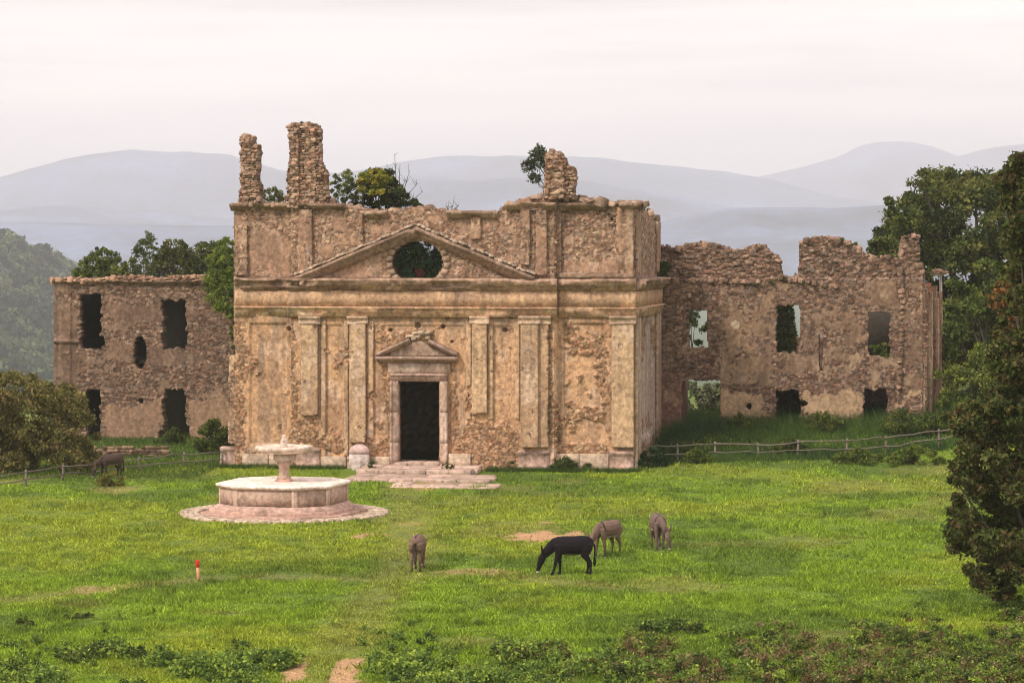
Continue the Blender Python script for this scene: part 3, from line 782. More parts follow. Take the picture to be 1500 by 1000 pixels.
mould('door_hood', p.P(ux0, vx - .12, 0), p.P(ux1, vx - .12, 0), EN, EZ, [(-.2, 0), (.16, 0), (.24, .1), (.5, .14), (.54, .28), (-.2, .32)], M_WALL, CH, C_HOOD, .12, .02, s=5)
A, B, Cc = p.P(*p.uv(555, 523)), p.P(*p.uv(603, 501)), p.P(*p.uv(669, 523))
B2 = p.P(*p.uv(628, 503))
for (a, b, s) in ((A, B, 1), (B2, Cc, 2)):
    d = (b - a) / np.linalg.norm(b - a); up = np.cross(d, EN); up = up if up[2] > 0 else -up
    mould('hood_rake', a, b, EN, up, [(-.2, -.05), (.2, -.05), (.28, .04), (.48, .08), (.5, .2), (-.2, .24)], M_WALL, CH, C_HOOD, .12, .02, s=s)
relief('tympanum', p.off(.1), p.uv(572, 520)[0], p.uv(656, 520)[0], vx + .2, p.uv(612, 500)[1], .05, lambda u, v, px, py: (v - vx - .2) < (1.25 - np.abs(u - (ux0 + ux1) / 2) / 1.25) * .62, lambda u, v, px, py: .04 * (fbm(u * 4, v * 4, 3, 2) - .5), lambda u, v, px, py: plaster_col(u, v, (.36, .28, .20), (.27, .2, .14), (.42, .34, .25), 3), .12, M_WALL, CH)
rr = np.random.default_rng(5)
for k in range(12):
    u, v = p.uv(612 + rr.normal() * 10, 494 + rr.normal() * 3.4)
    boxm('loose_block', p.P(u, v, -.05), EU * rr.uniform(.15, .4), EN * rr.uniform(.1, .28), EZ * rr.uniform(.08, .2), M_STONEV, CH, (.47, .37, .27), .03, 0, k)
# pinnacles: tall broken piers above the front
def pier(pts_, d, thick, s, lean=0):
    """outline in photo pixels on the front plane"""
    p = PF.off(d); U = [p.uv(*q) for q in pts_]; u0, u1 = min(a[0] for a in U) - .15, max(a[0] for a in U) + .15; v0, v1 = min(a[1] for a in U), max(a[1] for a in U) + .1
    msk = lambda u, v, px, py: poly(px, py, pts_, 5, s)
    dp = lambda u, v, px, py: -.06 + .07 * masonry_field(u, v, .26, .14, s)[0] + .16 * masonry_field(u, v, .26, .14, s)[1] + .22 * (fbm(u * 1.5, v * 1.2, 3, s) - .5)
    o = relief('broken_pier', p, u0, u1, v0, v1, .05, msk, dp, lambda u, v, px, py: stone_col(masonry_field(u, v, .26, .14, s)[1], masonry_field(u, v, .26, .14, s)[0], STONES * .98, u, v), thick, M_STONEV, CH, jag=.9)
    return p
P1 = [(351, 302), (352, 250), (351, 201), (358, 198), (370, 201), (371, 211), (378, 213), (379, 245), (377, 262), (381, 275), (380, 302)]
P2 = [(421, 305), (419, 262), (424, 240), (424, 204), (420, 186), (428, 180), (440, 180), (442, 187), (446, 181), (462, 181), (469, 190), (469, 236), (474, 246), (479, 252), (480, 304)]
P3 = [(797, 292), (797, 262), (798, 226), (808, 221), (822, 224), (828, 233), (832, 241), (840, 245), (842, 262), (841, 292)]
pier(P1, .1, .7, 5); pier(P2, .5, .5, 6)
pier([(448, 305), (447, 230), (449, 190), (461, 188), (463, 300)], .66, .3, 16); pier([(424, 305), (427, 190), (437, 186), (438, 305)], .66, .3, 17)
pier(P3, .45, .8, 8); pier([(799, 292), (801, 230), (820, 228), (826, 240), (827, 290)], .62, .3, 18)
for pts_, s, d in ((P1, 31, .1), (P2, 32, .55), (P3, 33, .45)):
    q = PF.off(d); U = [q.uv(*t) for t in pts_]
    rubble(q, min(a[0] for a in U), max(a[0] for a in U), min(a[1] for a in U), max(a[1] for a in U), lambda u, v, px, py: poly(px, py, pts_) & poly(px - 3, py - 2, pts_) & poly(px + 3, py - 2, pts_), .06, STONES * .9, CH, M_STONE, .18, .10, 14, proud=(-.02, .10), s=s)
    top_stones(q, [t for t in pts_ if t[1] < min(z[1] for z in pts_) + 12], CH, M_STONE, 9, (.16, .3), (-.5, .05), s)
# rubble shoulders at the piers' feet
top_stones(PF, [(765, 296), (780, 291), (797, 286), (842, 288), (860, 293), (905, 298)], CH, M_STONE, 44, (.25, .55), (-.8, .45), 51)
top_stones(PF, [(345, 300), (382, 299), (420, 299), (482, 300), (510, 303)], CH, M_STONE, 26, (.2, .4), (-.8, .5), 52)
top_stones(PF, [(440, 412), (470, 400), (500, 385)], CH, M_STONE, 24, (.15, .35), (.4, .75), 53)
top_stones(PF, [(430, 414), (436, 412), (455, 412)], CH, M_STONE, 12, (.15, .35), (.5, .9), 54)
# red brick pier seen through the oculus
boxm('brick_pier', PF.P(*PF.uv(596, 412), -1.9), EU * .42, EN * -.5, EZ * 1.25, masonry('dark_red_brick', False, (.30, .09, .075), amt=.5), CH)

# ------------------------------------------------------------------ right wing
RW = thing('ruined_wing', tuple(PR.P(6, 1.2, -4)), 'long brown rubble ruin with ragged top to the right of the church', 'ruin')
RT = [(955, 364), (975, 361), (985, 366), (1000, 361), (1013, 357), (1050, 358), (1060, 364), (1076, 367), (1090, 368), (1105, 361), (1112, 359), (1125, 369), (1138, 378), (1143, 386), (1146, 402), (1158, 405), (1169, 402), (1170, 357), (1180, 351), (1200, 348), (1222, 349), (1240, 354), (1257, 364), (1262, 372), (1280, 378), (1300, 376), (1318, 380), (1322, 380), (1323, 346), (1343, 345), (1344, 384), (1352, 400)]
RWIN = [(1008, 1036, 455, 509, 3), (1137, 1171, 448, 517, 9), (1272, 1303, 457, 522, 5)]
RDOOR = [(998, 1055, 557, 660, 3), (1137, 1172, 571, 660, 8), (1265, 1300, 570, 660, 9)]
def rmask(u, v, px, py):
    m = py > np.interp(px, [p_[0] for p_ in RT], [p_[1] for p_ in RT]) + (fbm(px / 4, px * 0, 3, 8) - .5) * 9
    for x0, x1, y0, y1, wb in RWIN + RDOOR: m &= ~rect(px, py, x0, x1, y0, y1, wb, x0)
    m &= ~poly(px, py, [(1200, 490), (1206, 492), (1205, 542), (1200, 545), (1199, 515)], 3, 4)
    m &= ~(np.hypot((px - 1097) / 4.2, (py - 595) / 5) < 1) & ~(np.hypot((px - 1177) / 6, (py - 591) / 4.5) < 1)
    return m
def rplaster(px, py):
    p_ = poly(px, py, [(1058, 580), (1075, 574), (1115, 577), (1118, 592), (1108, 612), (1070, 616), (1056, 600)], 10, 1)
    p_ |= poly(px, py, [(1176, 578), (1262, 576), (1262, 606), (1230, 607), (1176, 606)], 10, 2)
    p_ |= poly(px, py, [(1056, 450), (1110, 450), (1132, 470), (1128, 560), (1060, 560), (1050, 520), (1068, 512)], 16, 3) & (fbm(px / 9, py / 9, 3, 3) > .42)
    p_ |= poly(px, py, [(1175, 455), (1262, 448), (1262, 540), (1210, 560), (1178, 540)], 20, 4) & (fbm(px / 9, py / 9, 3, 4) > .52)
    p_ |= rect(px, py, 1274, 1312, 412, 450, 8, 5)
    p_ |= (py > 415) & (fbm(px / 20, py / 16, 4, 6) > .62)
    return p_
def rdepth(u, v, px, py):
    e, i = masonry_field(u, v, .21, .10, 21); b = ~rplaster(px, py)
    d = np.where(b, -.035 + .04 * e + .03 * i, .01)
    return d + np.where(py < 408, -.22 + .1 * i, 0)
def rcol(u, v, px, py):
    e, i = masonry_field(u, v, .21, .10, 21)
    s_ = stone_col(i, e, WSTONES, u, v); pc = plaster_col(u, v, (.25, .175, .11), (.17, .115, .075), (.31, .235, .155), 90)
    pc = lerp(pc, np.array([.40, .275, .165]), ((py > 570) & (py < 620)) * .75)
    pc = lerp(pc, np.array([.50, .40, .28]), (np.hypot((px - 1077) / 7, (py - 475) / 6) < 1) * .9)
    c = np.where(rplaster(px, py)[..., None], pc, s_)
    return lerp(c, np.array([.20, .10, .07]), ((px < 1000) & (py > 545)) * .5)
uR1 = PR.uv(1352, 500)[0]
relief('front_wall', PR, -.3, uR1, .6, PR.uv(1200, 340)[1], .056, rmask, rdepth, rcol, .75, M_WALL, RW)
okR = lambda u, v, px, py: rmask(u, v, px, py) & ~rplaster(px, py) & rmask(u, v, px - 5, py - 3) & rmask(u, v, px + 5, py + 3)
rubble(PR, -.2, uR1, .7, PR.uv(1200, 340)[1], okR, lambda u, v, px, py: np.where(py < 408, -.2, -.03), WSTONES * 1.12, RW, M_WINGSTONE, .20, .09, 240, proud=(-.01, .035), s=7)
top_stones(PR, RT[:14], RW, M_WINGSTONE, 60, (.2, .42), (-.7, -.1), 8); top_stones(PR, RT[17:], RW, M_WINGSTONE, 60, (.2, .42), (-.7, -.1), 9)
top_stones(PR, [(960, 408), (1010, 410), (1060, 410), (1100, 413), (1145, 408), (1170, 410), (1225, 420)], RW, M_WINGSTONE, 70, (.15, .34), (-.12, .12), 10)
top_stones(PR, [(1318, 395), (1322, 440), (1320, 500), (1316, 560), (1318, 618)], RW, M_WINGSTONE, 40, (.2, .36), (-.04, .12), 12)
# its broken right end, turned away, with tall worn pilaster strips
e1 = PR.P(uR1 - .12, 0); ed = np.array([math.sin(R(35)), math.cos(R(35)), 0]); en_ = np.array([math.cos(R(35)), -math.sin(R(35)), 0])
PE = Plane(e1, ed, en_)
relief('end_wall', PE, 0, 2.2, .9, 9.1, .07, lambda u, v, px, py: v < 8.9 - .3 * u + .5 * (fbm(u * 3, u * 0, 3, 3) - .5), lambda u, v, px, py: .1 * np.sin(u * 9) + .05 * masonry_field(u, v, s=2)[0],
       lambda u, v, px, py: lerp(lerp(np.array([.34, .22, .15]), np.array([.17, .10, .07]), ss((fbm(u * 7, v * .5, 3, 4) - .42) / .15)), np.array([.30, .10, .07]), ss((fbm(u * 5, v * .4, 3, 14) - .55) / .06) * .7), .6, M_WALL, RW, jag=.8)
for k, (a, b, t) in enumerate(((.1, .42, 8.5), (.7, 1.05, 8.3), (1.4, 1.8, 8.0))):
    relief('worn_pilaster', PE.off(.14), a, b, .9, t, .07, lambda u, v, px, py: fbm(u * 6, v * 1.0, 3, k) > .3, lambda u, v, px, py: .06 * fbm(u * 3, v * 3, 3, 1), lambda u, v, px, py: lerp(np.array([.40, .28, .19]), np.array([.20, .12, .085]), ss((fbm(u * 6, v * .5, 3, k + 4) - .4) / .2)), .2, M_WALL, RW, jag=.8)
for k in range(9):    # what is left of the eaves
    q = at(1344 + k * 4.6, 398 + (k % 3) * 1.5, 138.6)
    boxm('roof_tile', q, (.34, .05, .02), (-.06, .5, .06), (0, 0, .07), M_TILE, RW, jit=.03, s=k)
tag(boxm('eave_beam', at(1345, 404, 138.7), (1.35, .12, 0), (0, .4, 0), (0, 0, .13), M_WALL, RW, (.45, .36, .3), .02))
boxm('leaning_post', at(1378, 476, 139.2), (.13, 0, 0), (0, .13, 0), (-.05, 0, 2.55), M_WALL, RW, (.5, .44, .38), .02)
# rooms behind
def wingwall(name, pl, u0, u1, v0, v1, d, parent, holes=()):
    def mk_(u, v, px, py):
        m = v < v1 - .7 * fbm(u * .8, u * 0, 3, 5)
        for (a, b, c, d2) in holes: m &= ~((u > a) & (u < b) & (v > c) & (v < d2))
        return m
    return relief(name, pl.off(-d), u0, u1, v0, v1, .18, mk_, lambda u, v, px, py: .05 * masonry_field(u, v, s=8)[0], lambda u, v, px, py: stone_col(masonry_field(u, v, s=8)[1], masonry_field(u, v, s=8)[0], WSTONES, u, v), .5, M_WALL, parent)
ur = lambda x: PR.uv(x, 600)[0]
wingwall('back_wall', PR, ur(1075), uR1, .9, 6.2, 6.5, RW)
for x in (1078, 1215): boxm('cross_wall', PR.P(ur(x), .9, -.8), EU * .5, EN * -5.7, EZ * (3.1 if x < 1100 else 5.2), M_EARTH_SHADE, RW)
boxm('floor_slab', PR.P(ur(1080), 3.95, -.76), EU * (uR1 - ur(1080) - .4), EN * -5.8, EZ * .3, M_EARTH_SHADE, RW)
boxm('back_parapet', PR.P(ur(1232), 4.6, -6.4), EU * (uR1 - ur(1232) - .5), EN * -.5, EZ * 4.3, M_EARTH_SHADE, RW)
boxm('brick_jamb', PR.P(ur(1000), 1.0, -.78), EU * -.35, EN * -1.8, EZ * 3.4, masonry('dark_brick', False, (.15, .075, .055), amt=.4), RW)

# ------------------------------------------------------------------ left wing
LW = thing('ruined_wing', tuple(PL.P(-4, 0, -4)), 'dark brown two storey ruin to the left of the church, bushes along its top', 'ruin')
LT = [(70, 414), (130, 413), (150, 411), (240, 410), (310, 411), (360, 412)]
LWIN = [(118, 149, 430, 510, 10), (238, 271, 438, 510, 9), (126, 147, 571, 650, 8), (239, 272, 571, 645, 9)]
def lmask(u, v, px, py):
    m = py > np.interp(px, [p_[0] for p_ in LT], [p_[1] for p_ in LT]) + (fbm(px / 5, px * 0, 3, 8) - .5) * 3
    for x0, x1, y0, y1, wb in LWIN: m &= ~rect(px, py, x0, x1, y0, y1, wb, x0)
    m &= ~(((px - 205.5) / 9.5) ** 2 + ((py - 516) / 25) ** 2 < 1 + .5 * (fbm(px / 4, py / 4, 3, 4) - .5))
    m &= ~poly(px, py, [(114, 495), (130, 490), (152, 492), (154, 506), (120, 508)], 6, 7) & ~poly(px, py, [(234, 630), (276, 625), (280, 645), (232, 645)], 6, 8) & ~poly(px, py, [(235, 488), (276, 486), (274, 505), (240, 508)], 5, 9)
    m &= ~(np.hypot(px - 207, py - 587) < 4)
    return m
def lplaster(px, py):
    p_ = poly(px, py, [(155, 590), (200, 596), (236, 584), (240, 610), (225, 640), (160, 642), (152, 620)], 10, 1)
    p_ |= poly(px, py, [(274, 588), (330, 584), (345, 600), (345, 640), (284, 640)], 10, 2)
    p_ |= poly(px, py, [(155, 445), (236, 448), (236, 474), (155, 466)], 10, 3) | poly(px, py, [(155, 508), (192, 504), (190, 530), (152, 526)], 8, 4) | poly(px, py, [(216, 505), (240, 512), (300, 520), (300, 530), (220, 530)], 8, 5)
    p_ |= (px < 112) & (fbm(px / 14, py / 14, 3, 6) > .36)
    p_ |= fbm(px / 20, py / 10, 4, 16) > .66
    return p_
def ldepth(u, v, px, py):
    e, i = masonry_field(u, v, .23, .095, 23)
    d = np.where(lplaster(px, py), .015, -.04 + .05 * e + .03 * i)
    d = d + np.where(rect(px, py, 80, 104, 415, 640), .1, 0) + np.where(rect(px, py, 80, 118, 497, 502), .14, 0)
    return d
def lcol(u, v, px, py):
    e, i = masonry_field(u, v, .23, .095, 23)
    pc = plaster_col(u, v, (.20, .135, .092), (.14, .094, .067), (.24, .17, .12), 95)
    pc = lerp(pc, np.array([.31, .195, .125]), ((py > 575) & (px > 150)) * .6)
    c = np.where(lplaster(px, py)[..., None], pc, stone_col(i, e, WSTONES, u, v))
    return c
uL0 = PL.uv(79, 500)[0]
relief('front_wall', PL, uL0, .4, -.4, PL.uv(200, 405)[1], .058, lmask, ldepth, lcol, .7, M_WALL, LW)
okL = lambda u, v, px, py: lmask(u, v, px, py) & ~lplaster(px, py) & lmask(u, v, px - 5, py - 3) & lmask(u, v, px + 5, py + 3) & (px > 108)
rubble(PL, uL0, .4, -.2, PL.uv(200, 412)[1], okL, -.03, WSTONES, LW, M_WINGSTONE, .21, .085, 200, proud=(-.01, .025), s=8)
# eaves: a course of tiles and loose stones
mould('eave_cornice', PL.P(uL0 - .1, PL.uv(200, 416)[1], 0), PL.P(.4, PL.uv(200, 416)[1], 0), EN, EZ, [(-.1, 0), (.1, 0), (.2, .1), (.28, .12), (.28, .2), (-.1, .2)], M_WALL, LW, sc_((.33, .23, .17), (.2, .14, .1), 5), .12, .04, s=2, chunk=.12)
rr = np.random.default_rng(8)
n = 74
for k in range(n):
    u = uL0 - .15 + (10.2 if True else 0) * (k + .5) / n; v = PL.uv(200, 409.5)[1] + rr.uniform(-.02, .10)
    o = boxm('roof_tile', PL.P(u, v, -.5), EU * rr.uniform(.13, .2) + EZ * rr.uniform(-.03, .03), EN * (.82 + rr.uniform(-.1, .1)) - EZ * .1, EZ * .055, M_TILE, LW, jit=.02, s=k)
top_stones(PL, [(72, 411), (100, 409), (130, 412), (160, 408), (180, 405), (215, 406), (240, 410), (262, 405), (290, 405), (310, 408), (330, 410)], LW, M_TILE, 90, (.18, .42), (-.5, .3), 13)
boxm('side_wall', PL.P(uL0, -.4, -.7), EU * .6, EN * -6.5, EZ * 8.7, M_EARTH_SHADE, LW)
boxm('back_wall', PL.P(uL0, -.4, -7.2), EU * 10.3, EN * -.6, EZ * 8.7, M_EARTH_SHADE, LW)  # room walls coloured near-black as painted shade, so the windows read dark
boxm('cross_wall', PL.P(-5.0, -.4, -.72), EU * .4, EN * -6.5, EZ * 8.6, M_EARTH_SHADE, LW)
boxm('floor_slab', PL.P(uL0 + .6, 4.1, -.72), EU * 9.6, EN * -6.5, EZ * .25, M_EARTH_SHADE, LW)
boxm('roof_slab', PL.P(uL0 + .2, 8.32, -.55), EU * 10.0, EN * -6.9, EZ * .3, M_EARTH_SHADE, LW)
# ------------------------------------------------------------------ steps, stele, fountain
def tube(name, pts, rad, mat, parent=None, sides=7, col=None, local=False, wob=0):
    pts = np.array(pts, float); n = len(pts); V = []
    for i in range(n):
        t = pts[min(i + 1, n - 1)] - pts[max(i - 1, 0)]; t = t / np.linalg.norm(t)
        a = np.cross(t, [0, 0, 1.0]) if abs(t[2]) < .9 else np.cross(t, [1.0, 0, 0]); a /= np.linalg.norm(a); b = np.cross(t, a)
        for k in range(sides):
            th = 2 * math.pi * k / sides; r = rad[i] * (1 + wob * math.sin(k * 5 + i * 3))
            V.append(pts[i] + (a * math.cos(th) + b * math.sin(th)) * r)
    F = [(i * sides + k, i * sides + (k + 1) % sides, (i + 1) * sides + (k + 1) % sides, (i + 1) * sides + k) for i in range(n - 1) for k in range(sides)]
    F += [tuple(range(sides))[::-1], tuple((n - 1) * sides + k for k in range(sides))]
    return ob(name, V, F, mat, parent, None if col is None else np.tile(np.array(col), (len(V), 1)), True, local)

ST = thing('stone_steps', tuple(gpt(607, 706)), 'low pinkish travertine steps with worn slabs before the dark church door', 'steps')
C_P = np.array([.50, .36, .29])
def slabs(x0, x1, yf, z, dep, hh, n, s):
    p = Plane(gpt(610, yf, 0), EU, EN); u0, u1 = p.uv(x0, yf)[0], p.uv(x1, yf)[0]; wd = (u1 - u0) / n; r = np.random.default_rng(s)
    for k in range(n):
        boxm('step_slab', p.P(u0 + k * wd + .01, z - hh, -dep) , EU * (wd - .02), EN * (dep + r.uniform(-.05, .05)), EZ * (hh + r.uniform(-.015, .015)), M_PINK, ST, C_P * r.uniform(.82, 1.12), .015, .02, s * 20 + k)
def tread(x0, x1, yf, z, dep, rows, n, s, hh=.3):
    """a deep tread laid in rows of slabs, the front row showing its riser"""
    for q in range(rows):
        k = dep / rows; p = Plane(gpt(610, yf, 0), EU, EN).off(-k * q); u0, u1 = Plane(gpt(610, yf, 0), EU, EN).uv(x0, yf)[0], Plane(gpt(610, yf, 0), EU, EN).uv(x1, yf)[0]
        r = np.random.default_rng(s * 7 + q); cuts = np.sort(np.concatenate([[u0 + r.uniform(-.15, .15), u1 + r.uniform(-.15, .15)], np.linspace(u0, u1, n + 1)[1:-1] + r.uniform(-.25, .25, n - 1)]))
        for j, (a_, b_) in enumerate(zip(cuts[:-1], cuts[1:])):
            boxm('step_slab', p.P(a_ + .012, z - hh + r.uniform(-.02, .015), -k + .012), EU * (b_ - a_ - .024), EN * (k - .024 + (r.uniform(-.05, .08) if q == 0 else 0)), EZ * hh, M_PINK, ST, C_P * r.uniform(.75, 1.15), .02, .02, s * 90 + q * 20 + j)
tread(503, 712, 706, .11, 3.2, 3, 6, 1)
tread(518, 690, 696, .23, 3.3, 3, 5, 2)
tread(566, 724, 715, .045, 2.6, 2, 5, 3, .1)
slabs(572, 668, 687, .34, 1.4, .3, 4, 4)

SP = PF.off(CB + .6); C_S = np.array([.50, .36, .33])
SL = thing('stone_slab', tuple(gpt(525, 694)), 'upright pink stone slab with a scalloped top, left of the church door', 'stone slab')
b0 = SP.uv(511, 690)[0]; b1 = SP.uv(540, 690)[0]; wv = b1 - b0
boxm('slab_base', SP.P(b0, 0, -.3), EU * wv, EN * .3, EZ * .72, M_PINK, SL, (.50, .42, .38), .01, .02, 3)
prof = []
for k in range(25):
    a = math.pi * k / 24; prof.append((b0 + wv / 2 - math.cos(a) * wv / 2 * (.98 if 3 < k < 21 else 1.0), .73 + .12 + math.sin(a) * .36 - .03 * abs(math.sin(a * 5))))
prof = [(b0, .73)] + prof + [(b1, .73)]
V = [SP.P(u, v, -.04) for u, v in prof] + [SP.P(u, v, -.26) for u, v in prof]; m_ = len(prof)
ob('carved_top', V, [tuple(range(m_))[::-1], tuple(range(m_, 2 * m_))] + [(k, (k + 1) % m_, m_ + (k + 1) % m_, m_ + k) for k in range(m_)], M_PINK, SL, np.tile(C_S, (2 * m_, 1)))
boxm('foot_block', SP.P(b0 + .25, -.05, .25), EU * .42, EN * .3, EZ * .28, M_PINK, SL, (.5, .42, .37), .02, .02, 5)

FX, FY = gpt(416, 752)[:2]
FT = thing('fountain', (FX, FY, 0), 'pale pink octagonal stone fountain with a raised round bowl', 'fountain')
ANGS = [-43, 14, 47, 104, 137, 194, 227, 284]
def octa(r, z, k=1.0):
    return [np.array([FX + r * math.sin(R(a)), FY - r * math.cos(R(a)), z]) for a in ANGS]
def oct_stack(name, prof, col, mat=M_PINK, cap=True, base=False, sub=6):
    """loft an octagon through (radius, z); every side split so wear shows"""
    V = []; m = 8 * sub
    for i, (r, z) in enumerate(prof):
        q = octa(r, z)
        for k in range(8):
            for j in range(sub):
                t = j / sub; p_ = q[k] * (1 - t) + q[(k + 1) % 8] * t
                V.append(p_ + np.array([0, 0, 0.012 * (hsh(np.array(k * sub + j), np.array(i), 4) - .5)]))
    F = [(i * m + k, i * m + (k + 1) % m, (i + 1) * m + (k + 1) % m, (i + 1) * m + k) for i in range(len(prof) - 1) for k in range(m)]
    if cap: F.append(tuple((len(prof) - 1) * m + k for k in range(m)))
    V = np.array(V); c = np.array(col) * (.86 + .28 * fbm(V[:, 0] * 2.2 + V[:, 1], V[:, 2] * 3 + V[:, 1], 4, 5))[:, None]
    return ob(name, V, F, mat, FT, c)
oct_stack('base_step', [(3.32, -.05), (3.32, .13), (3.28, .15), (2.9, .152)], (.40, .255, .20))
oct_stack('base_step', [(2.98, .14), (2.98, .26), (2.93, .29), (2.6, .292)], (.45, .29, .23))
oct_stack('basin_moulding', [(2.82, .28), (2.82, .34), (2.72, .38), (2.64, .45), (2.58, .47)], (.48, .32, .26), cap=False)
qq, q2 = octa(2.56, .46), octa(2.56, 1.13)
qi = octa(2.3, .46)
for k in range(8):
    a, b, c_, d = qq[k], qq[(k + 1) % 8], q2[(k + 1) % 8], q2[k]; e_ = (b - a) / np.linalg.norm(b - a); n_ = np.cross(e_, [0, 0, 1.])
    L_ = np.linalg.norm(b - a)
    boxm('basin_panel', a + e_ * .006 - n_ * .25, e_ * (L_ - .012), n_ * .25, EZ * .67, M_PINK, FT, np.array([.47, .33, .26]) * (.92 + .03 * (k % 4)), .004, 0, k)
    boxm('corner_strip', a - e_ * .0 - n_ * .05, e_ * .12, n_ * .075, EZ * .665, M_PINK, FT, np.array([.52, .38, .30]), .004, .01, k)
    boxm('corner_strip', b - e_ * .12 - n_ * .05, e_ * .12, n_ * .075, EZ * .665, M_PINK, FT, np.array([.52, .38, .30]), .004, .01, k + 9)
oct_stack('rim', [(2.5, 1.11), (2.62, 1.12), (2.70, 1.17), (2.72, 1.22), (2.69, 1.26), (2.62, 1.28), (1.5, 1.285), (.3, 1.28)], (.74, .62, .54))
def lathe(name, prof, col, sides=28, oct_=False, wob=.0):
    V = []; sd = sides
    for i, (r, z) in enumerate(prof):
        for k in range(sd):
            th = 2 * math.pi * (k + .5) / sd; V.append((FX + r * math.cos(th), FY + r * math.sin(th), z + wob * math.sin(k * 2.3 + i)))
    F = [(i * sd + k, i * sd + (k + 1) % sd, (i + 1) * sd + (k + 1) % sd, (i + 1) * sd + k) for i in range(len(prof) - 1) for k in range(sd)]
    F += [tuple(range(sd))[::-1], tuple((len(prof) - 1) * sd + k for k in range(sd))]
    V = np.array(V); c = np.array(col) * (.86 + .28 * fbm(V[:, 0] * 5, V[:, 2] * 5 + V[:, 1] * 3, 4, 9))[:, None]
    return ob(name, V, F, M_PINK, FT, c, not oct_)
lathe('pedestal_base', [(.36, 1.27), (.36, 1.32), (.32, 1.36), (.30, 1.38)], (.50, .28, .23), 12, True)
lathe('pedestal', [(.29, 1.37), (.27, 1.45), (.21, 1.52), (.20, 1.75), (.22, 1.86), (.30, 1.98), (.26, 2.03), (.33, 2.08)], (.44, .31, .24), 16, True)
lathe('bowl_support', [(.33, 2.09), (.42, 2.14), (.42, 2.32), (.38, 2.36), (.5, 2.39)], (.42, .35, .28), 16, True)
lathe('bowl', [(.5, 2.38), (.82, 2.41), (1.04, 2.47), (1.13, 2.54), (1.14, 2.63), (1.09, 2.67), (.98, 2.68), (.9, 2.63), (.2, 2.60)], (.64, .50, .41), 32, False, .004)
lathe('finial', [(.16, 2.60), (.17, 2.68), (.12, 2.73), (.15, 2.82), (.12, 2.94), (.07, 3.0), (.09, 3.05), (.05, 3.11)], (.62, .5, .42), 12, True)
# cobbled apron round the fountain
V = []; n = 64
for k in range(n): V.append((FX + 3.85 * math.cos(2 * math.pi * k / n), FY + 3.85 * math.sin(2 * math.pi * k / n), .035))
for k in range(n): V.append((FX + 4.1 * math.cos(2 * math.pi * k / n), FY + 4.1 * math.sin(2 * math.pi * k / n), -.1))
pav = ob('paving', V, [tuple(range(n))] + [(k + n, (k + 1) % n + n, (k + 1) % n, k) for k in range(n)], M_PINK, None, np.tile(np.array([.40, .29, .21]), (2 * n, 1))); tag(pav, kind='structure')
rr = np.random.default_rng(3); Vs, Fs, Cs = [], [], []; k0 = 0; cands = []
for ring in range(4):
    r0 = 4.02 - ring * .19; m_ = int(2 * math.pi * r0 / .24)
    for k in range(m_):
        th = 2 * math.pi * (k + .5 * (ring % 2)) / m_ + rr.normal() * .01; cands.append((th, r0 + rr.normal() * .02, ring))
for (th, r0, ring) in cands:
    front = math.sin(th) < -.1
    sx, sy, sz = .12 * rr.uniform(.8, 1.2), .10 * rr.uniform(.8, 1.15), .07
    e1_ = np.array([-math.sin(th), math.cos(th), 0]); e2_ = np.array([math.cos(th), math.sin(th), 0])
    ctr = np.array([FX + r0 * e2_[0], FY + r0 * e2_[1], .03 + rr.uniform(0, .025)])
    V, F = US[rr.integers(8)]; B = np.stack([e1_ * sx * 2, e2_ * sy * 2, EZ * sz * 1.6])
    Vs.append(V @ B + ctr); Fs.append(F + k0); k0 += 12
    Cs.append(np.repeat((np.array([.46, .36, .27]) * rr.uniform(.75, 1.3))[None], 12, 0))
o = ob('cobbles', np.concatenate(Vs), np.concatenate(Fs), M_PINK, None, np.concatenate(Cs)); tag(o, 'ring of small pale cobbles edging the fountain apron', 'cobbles', kind='stuff')

# marker stake
MK = thing('marker_stake', tuple(gpt(289.5, 850)), 'short red topped marker stake standing in the grass at the left', 'stake')
b = gpt(289.5, 850)
M_RED = flat('red_paint', (.50, .03, .02)); M_PALE = flat('weathered_orange_paint', (.62, .28, .17), amt=.5, scale=20)
tube('post', [b + (0.03, 0, -.1), b + (.02, 0, .2), b + (0, 0, .42)], [.05, .05, .05], M_PALE, MK, 8)
tube('red_top', [b + (0, 0, .42), b + (0, 0, .44), b + (-.005, 0, .60), b + (-.005, 0, .66)], [.05, .068, .066, .035], M_RED, MK, 8)

# fences
def fence(posts, label, s, low=.5):
    """posts: (px, py of the top rail, depth)"""
    P = [at(*q) for q in posts]; c = P[len(P) // 2]
    F = thing('wooden_fence', (c[0], c[1], float(hgt(c[0], c[1]))), label, 'fence')
    r = np.random.default_rng(s)
    for p_ in P:
        g = float(hgt(p_[0], p_[1])); tube('post', [(p_[0], p_[1] + .06, g - .2), (p_[0] + r.normal() * .03, p_[1] + .06, p_[2] + .10)], [.06, .05], M_WOOD, F, 6, wob=.1)
    for a, b_ in zip(P[:-1], P[1:]):
        for dz, nm in ((0, 'rail'), (-low, 'rail')):
            q = [a * (1 - t) + b_ * t + np.array([0, -.03, dz + (r.normal() * .035 if 0 < t < 1 else 0)]) for t in (0, .25, .5, .75, 1.0)]
            q[0] = q[0] - (b_ - a) / np.linalg.norm(b_ - a) * .08
            tube(nm, q, [.034, .032, .03, .03, .028], M_WOOD, F, 6, wob=.12)
fence([(-40, 704, 118), (37, 691, 120.5), (92, 683, 123.5), (140, 680, 126), (203, 672, 127.8), (269, 665, 131), (326, 662, 132)], 'weathered two rail fence left of the church behind the grazing donkey', 1, .34)
